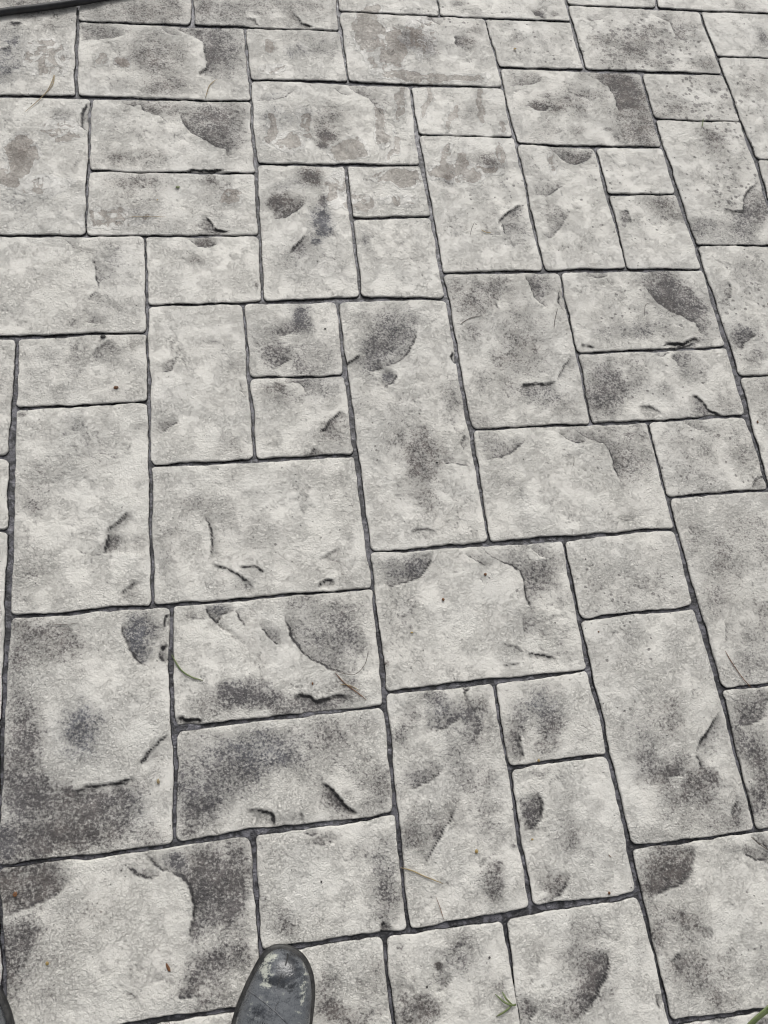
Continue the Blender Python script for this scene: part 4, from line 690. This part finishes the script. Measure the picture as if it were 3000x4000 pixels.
# ---- crumbs
for a in [
 ('seed_husk', 10, 502, 570, .0042, .0034, M_brown, 'reddish brown seed husk on the slab at left with a wide joint above', 'seed', 0, .6),
 ('grit', 10, 446, 350, .0050, .0036, M_pebble, 'dark grit lump stuck in the joint above the slab with the seed husk', 'grit', .2, .6),
 ('grit', 10, 1405, 316, .0022, .0018, M_pebble, 'dark speck of grit on the square stained slab near the centre', 'grit', 0, .6),
 ('seed_husk', 21, 437, 270, .0028, .0028, M_brown, 'brown seed husk in the pale middle of the broad central slab', 'seed', 0, .6),
 ('seed_husk', 21, 255, 379, .0024, .0028, M_brown, 'darker brown seed husk lower left on the broad central slab', 'seed', 0, .6),
 ('moss_bit', 21, 120, 521, .0026, .0014, M_ochre, 'tan crumb near the left edge of the broad central slab', 'moss', 0, .4),
 ('seed_husk', 21, 667, 1074, .0022, .0024, M_ochre, 'ochre seed at the bottom edge of the small square slab', 'seed', 0, .6),
 ('seed_husk', 21, 926, 518, .0016, .0016, M_brown, 'tiny reddish seed near the top left corner of the tall right hand slab', 'seed', 0, .6),
 ('seed_husk', 31, 398, 360, .0026, .0030, M_ochre, 'dark ochre seed on the tall slab above the long straw coloured stem', 'seed', 0, .6),
 ('seed_husk', 31, 972, 540, .0020, .0026, M_brown, 'orange brown seed just above the joint low on the right', 'seed', 0, .6),
 ('moss_bit', 31, 640, 308, .0022, .0014, M_ochre, 'yellow crumb below the bowl shaped hollow in the slab', 'moss', 0, .4),
 ('leaf_flake', 30, 727, 862, .0020, .0062, M_brown, 'small brown dry leaf flake on the big slab left of the shoe', 'leaf', .35, .4),
 ('leaf_flake', 30, 684, 58, .0022, .0040, M_straw, 'small tan husk near the upper right of the stained slab at left', 'leaf', .1, .4),
 ('leaf_flake', 30, 66, 545, .0034, .0034, M_brown, 'reddish brown leaf crumb in the dark stain at the left edge', 'leaf', 0, .4),
 ('bark_chip', 20, 1350, 742, .0016, .0022, M_brown, 'tiny orange bark chip above the dark cracked bottom edge of a slab', 'bark', 0, .5),
 ('bark_chip', 11, 228, 893, .0024, .0018, M_pebble, 'black speck at the end of a short crack left of the long joint', 'grit', 0, .5),
 ('bark_chip', 11, 1613, 718, .0022, .0030, M_brown, 'small brown chip beside the slanting joint at the right edge', 'bark', 0, .5),
 ('grit', 30, 1388, 491, .0014, .0018, M_pebble, 'black speck in the middle of the pale slab above the shoe', 'grit', 0, .6),
 ('grit', 31, 185, 945, .0015, .0016, M_pebble, 'black speck under the round dark stain right of the shoe', 'grit', 0, .6),
 ('grit', 31, 455, 818, .0017, .0017, M_pebble, 'black speck near the joint right of the round dark stain', 'grit', 0, .6),
 ('grit', 21, 870, 204, .0016, .0014, M_pebble, 'black speck on the squarish slab right of the broad central slab', 'grit', 0, .6),
 ('moss_bit', 30, 205, 843, .0022, .0026, M_ochre, 'pale yellow crumb in the lower left corner slab', 'moss', 0, .5),
]:
    crumb(*a[:11 - 1], h=a[10], seed=int(a[2] + a[3]))

# ------------------------------------------------------------------ shoes
def make_shoe(toe_px, back_px, label, mirror=1, bare=False):
    toe = gnd(np.array(toe_px, float), .018); back = gnd(np.array(back_px, float), .03)
    fwd = (toe - back); fwd /= np.hypot(*fwd); rgt = np.array([fwd[1], -fwd[0]])
    root = bpy.data.objects.new('shoe', None); sc.collection.objects.link(root)
    root.location = (toe[0], toe[1], 0); root.rotation_euler = (0, 0, math.atan2(fwd[1], fwd[0]) - math.pi / 2)
    tag(root, label, 'shoe', 'shoes of the person taking the photograph')
    # plan of the sole: distance back from the toe, left edge, right edge (metres)
    S = np.array([0, .0015, .005, .011, .020, .034, .055, .080, .110, .140, .175, .210, .240, .262, .275, .281, .2835])
    Lx = np.array([0, -.0110, -.0180, -.0242, -.0300, -.0360, -.0440, -.0520, -.0560, -.0540, -.0480, -.0425, -.0400, -.0370, -.0290, -.0160, 0])
    Rx = np.array([0, .0130, .0230, .0325, .0410, .0490, .0545, .0555, .0545, .0500, .0440, .0375, .0365, .0330, .0250, .0130, 0])
    if mirror < 0: Lx, Rx = -Rx, -Lx
    s = np.concatenate([np.linspace(0, 1, 22) ** 2.0 * .05, np.linspace(.05, .24, 26)[1:], .2835 - (np.linspace(1, 0, 18)[1:]) ** 2 * .0435])
    l = np.interp(s, S, Lx); r = np.interp(s, S, Rx)
    kern = lambda a: np.r_[a[0], (a[:-2] + 2 * a[1:-1] + a[2:]) / 4, a[-1]]
    l, r = kern(kern(l)), kern(kern(r))
    def slab(z0, z1, grow, bulge, name, mat, toe_spring=.004):
        V = []; F = []; prof = [(z0, -.003), (z0 + (z1 - z0) * .2, 0), (z0 + (z1 - z0) * .5, bulge), (z0 + (z1 - z0) * .85, 0), (z1, -.002)]
        loop = [(l[i], s[i]) for i in range(len(s))] + [(r[i], s[i]) for i in range(len(s) - 2, 0, -1)]
        cx, cy = 0, .13; n = len(loop)
        for z, g in prof:
            for k, (x, y) in enumerate(loop):
                xa, ya = loop[k - 1]; xb, yb = loop[(k + 1) % n]; nx, ny = -(yb - ya), (xb - xa); m = math.hypot(nx, ny) + 1e-9; nx, ny = nx / m, ny / m
                if nx * (x - cx) + ny * (y - cy) < 0: nx, ny = -nx, -ny
                sp = toe_spring * max(0, 1 - y / .06) ** 2
                V.append((x + nx * (g + grow), -(y + ny * (g + grow)), z + sp))
        for j in range(len(prof) - 1):
            for k in range(n): F.append((j * n + k, j * n + (k + 1) % n, (j + 1) * n + (k + 1) % n, (j + 1) * n + k))
        F.append(tuple(range(n - 1, -1, -1))); F.append(tuple((len(prof) - 1) * n + k for k in range(n)))
        return link(name, mesh(name, V, F), mat, root)
    slab(.0016, .013, .0005, .0006, 'outsole', M_sole)
    slab(.0125, .0200, .0012, .0008, 'welt', M_welt)
    # upper: lofted half sections rising to the instep
    hs2 = np.interp(s, [0, .002, .006, .014, .03, .055, .085, .12, .16, .19, .215, .25, .275, .2835], [.004, .012, .019, .027, .035, .041, .046, .056, .072, .084, .088, .086, .080, .05])
    hs2 = kern(hs2)
    V = []; F = []; m = 29; rows = len(s)
    for i in range(rows):
        a, b = l[i] + .0032, r[i] - .0032
        if b < a: a = b = (l[i] + r[i]) / 2
        cxx, hwid = (a + b) / 2, (b - a) / 2
        sy = .0035 + s[i] * (.2765 / .2835)
        for k in range(m):
            th = math.pi * k / (m - 1); cx_ = math.cos(th); sx_ = math.sin(th)
            px = -math.copysign(abs(cx_) ** .86, cx_); pz = sx_ ** .62
            z = .0185 + .004 * max(0, 1 - s[i] / .06) ** 2 + hs2[i] * pz * (1 + .05 * px * mirror)
            z += .0012 * math.sin(s[i] * 260 + px * 3) * sx_ * max(0, min(1, (s[i] - .05) / .03)) * max(0, 1 - abs(s[i] - .085) / .05)
            V.append((cxx + hwid * px, -sy, z))
    for i in range(rows - 1):
        for k in range(m - 1): F.append((i * m + k, i * m + k + 1, (i + 1) * m + k + 1, (i + 1) * m + k))
    F.append(tuple(range(0, m))); F.append(tuple((rows - 1) * m + k for k in range(m - 1, -1, -1)))
    for i in range(rows - 1): F.append((i * m, (i + 1) * m, (i + 1) * m + m - 1, i * m + m - 1))
    me = mesh('upper', V, F); up = link('upper', me, M_shoe, root)
    at = me.attributes.new('scuff', 'FLOAT_COLOR', 'POINT'); col = []
    for x, y, z in V:
        sc_ = .95 * math.exp(-(((x + .020 - .25 * (-y - .03)) / .011) ** 2 + ((-y - .030) / .024) ** 2)) + .75 * math.exp(-(((x - .036) / .006) ** 2 + ((-y - .045) / .03) ** 2)) + .5 * math.exp(-(((x + .012) / .012) ** 2 + ((-y - .014) / .008) ** 2))
        du = 1.0 - 1.3 * math.exp(-(((x - .013) / .013) ** 2 + ((-y - .025) / .022) ** 2)) - 1.0 * math.exp(-(((x + .024) / .02) ** 2 + ((-y - .078) / .008) ** 2)) - .9 * math.exp(-(((x + .006) / .014) ** 2 + ((-y - .040) / .006) ** 2))
        col += [min(1, sc_), du, 0, 1]
    at.data.foreach_set('color', col)
    bvh = BVHTree.FromPolygons([Vector(v) for v in V], F)
    def on(x, y, off=.0004):
        h = bvh.ray_cast(Vector((x, -y, .3)), Vector((0, 0, -1)))
        return Vector((x, -y, h[0].z + off)) if h[0] is not None else None
    def line(name, pts, r0, mat, n=30, off=.0002, parent=up, fl=.6):
        P = [on(*p, off) for p in spline(np.array(pts), n)]; P = [p for p in P if p is not None]
        V, F = frame_tube(P, r0, 6, fl); return link(name, mesh(name, V, F), mat, parent)
    if not bare:
        q = mirror
        line('seam', [(-.047 * q, .0600), (-.036 * q, .0575), (-.018 * q, .0640), (.004 * q, .0760), (.022 * q, .0880), (.037 * q, .1010)], .0009, M_shoe2)
        line('seam', [(.008 * q, .0070), (.0085 * q, .0120), (.0070 * q, .0200)], .0010, M_sole)
        line('scratch', [(.0035 * q, .0290), (.0010 * q, .0400), (-.0010 * q, .0470)], .0004, M_welt)
        line('scratch', [(.0040 * q, .0620), (.0010 * q, .0680), (.0005 * q, .0740)], .0003, M_welt)
        # moulded marks over the toes: rows of short dark strokes
        for k in range(5): line('stroke', [(-.021 + k * .0032, .0865 + k * .0003), (-.0207 + k * .0032, .0885 + k * .0003)], .0005, M_sole, 5)
    # ankle opening with a sock
    V = []; F = []; ns = 28
    for j, (z, sc2) in enumerate([(.075, .9), (.098, 1.0), (.106, 1.03), (.108, .99), (.100, .95)]):
        for k in range(ns):
            a = 2 * math.pi * k / ns; V.append(((l[45] + r[45]) / 2 + .034 * sc2 * math.cos(a), -.222 + .050 * sc2 * math.sin(a), z))
    for j in range(4):
        for k in range(ns): F.append((j * ns + k, j * ns + (k + 1) % ns, (j + 1) * ns + (k + 1) % ns, (j + 1) * ns + k))
    link('collar', mesh('collar', V, F), M_sole, root)
    V, F = frame_tube([((l[45] + r[45]) / 2, -.222 - .0 * t, .08 + t) for t in (0, .03, .06, .075, .080)], [.040, .037, .036, .034, .012], 24)
    link('sock', mesh('sock', V, F), M_sock, root)
    return root
M_shoe2 = plain('seam_rubber', (.05, .054, .062), (.14, .145, .155), 150, .5)
make_shoe((1103, 3692), (1062, 4010), 'scuffed dusty black rubber shoe, toe pointing up, at the bottom edge')
make_shoe((-146, 3752), (-140, 4010), 'plain dark shoe just showing at the bottom left corner of the photo', -1, True)
print('tris', sum(len(o.data.loops) - 2 * len(o.data.polygons) for o in bpy.data.objects if o.type == 'MESH'))

# loose grit: countless specks of dark and tan sand on the slabs and in the joints
gv, gf = [], []; rg = random.Random(99)
for k in range(620):
    px, py = rg.uniform(-200, 3200), rg.uniform(-80, 4150)
    if rg.random() < .35:                                  # gathered beside a slab edge
        s4 = STONES[rg.randrange(len(STONES))]; e = rg.randrange(4); t = rg.random(); a4, b4 = s4[e], s4[(e + 1) % 4]
        px, py = a4[0] + (b4[0] - a4[0]) * t + rg.gauss(0, 14), a4[1] + (b4[1] - a4[1]) * t + rg.gauss(0, 10)
    g = gnd(np.array([px, py])); r = .00035 + .0011 * rg.random() ** 3; n0 = len(gv); zc = .0008
    for dxyz in ((1, 0, 0), (0, 1, 0), (-1, 0, 0), (0, -1, 0), (0, 0, 1), (0, 0, -1)):
        q3 = [c3 * r * rg.uniform(.6, 1.4) for c3 in dxyz]; gv.append((g[0] + q3[0], g[1] + q3[1], zc + q3[2]))
    for a5, b5 in ((0, 1), (1, 2), (2, 3), (3, 0)): gf += [(n0 + a5, n0 + b5, n0 + 4), (n0 + b5, n0 + a5, n0 + 5)]
tag(link('loose_grit', mesh('loose_grit', gv, gf), M_pebble), 'fine dark grit scattered over the paving and its joints', 'grit', None, 'stuff')
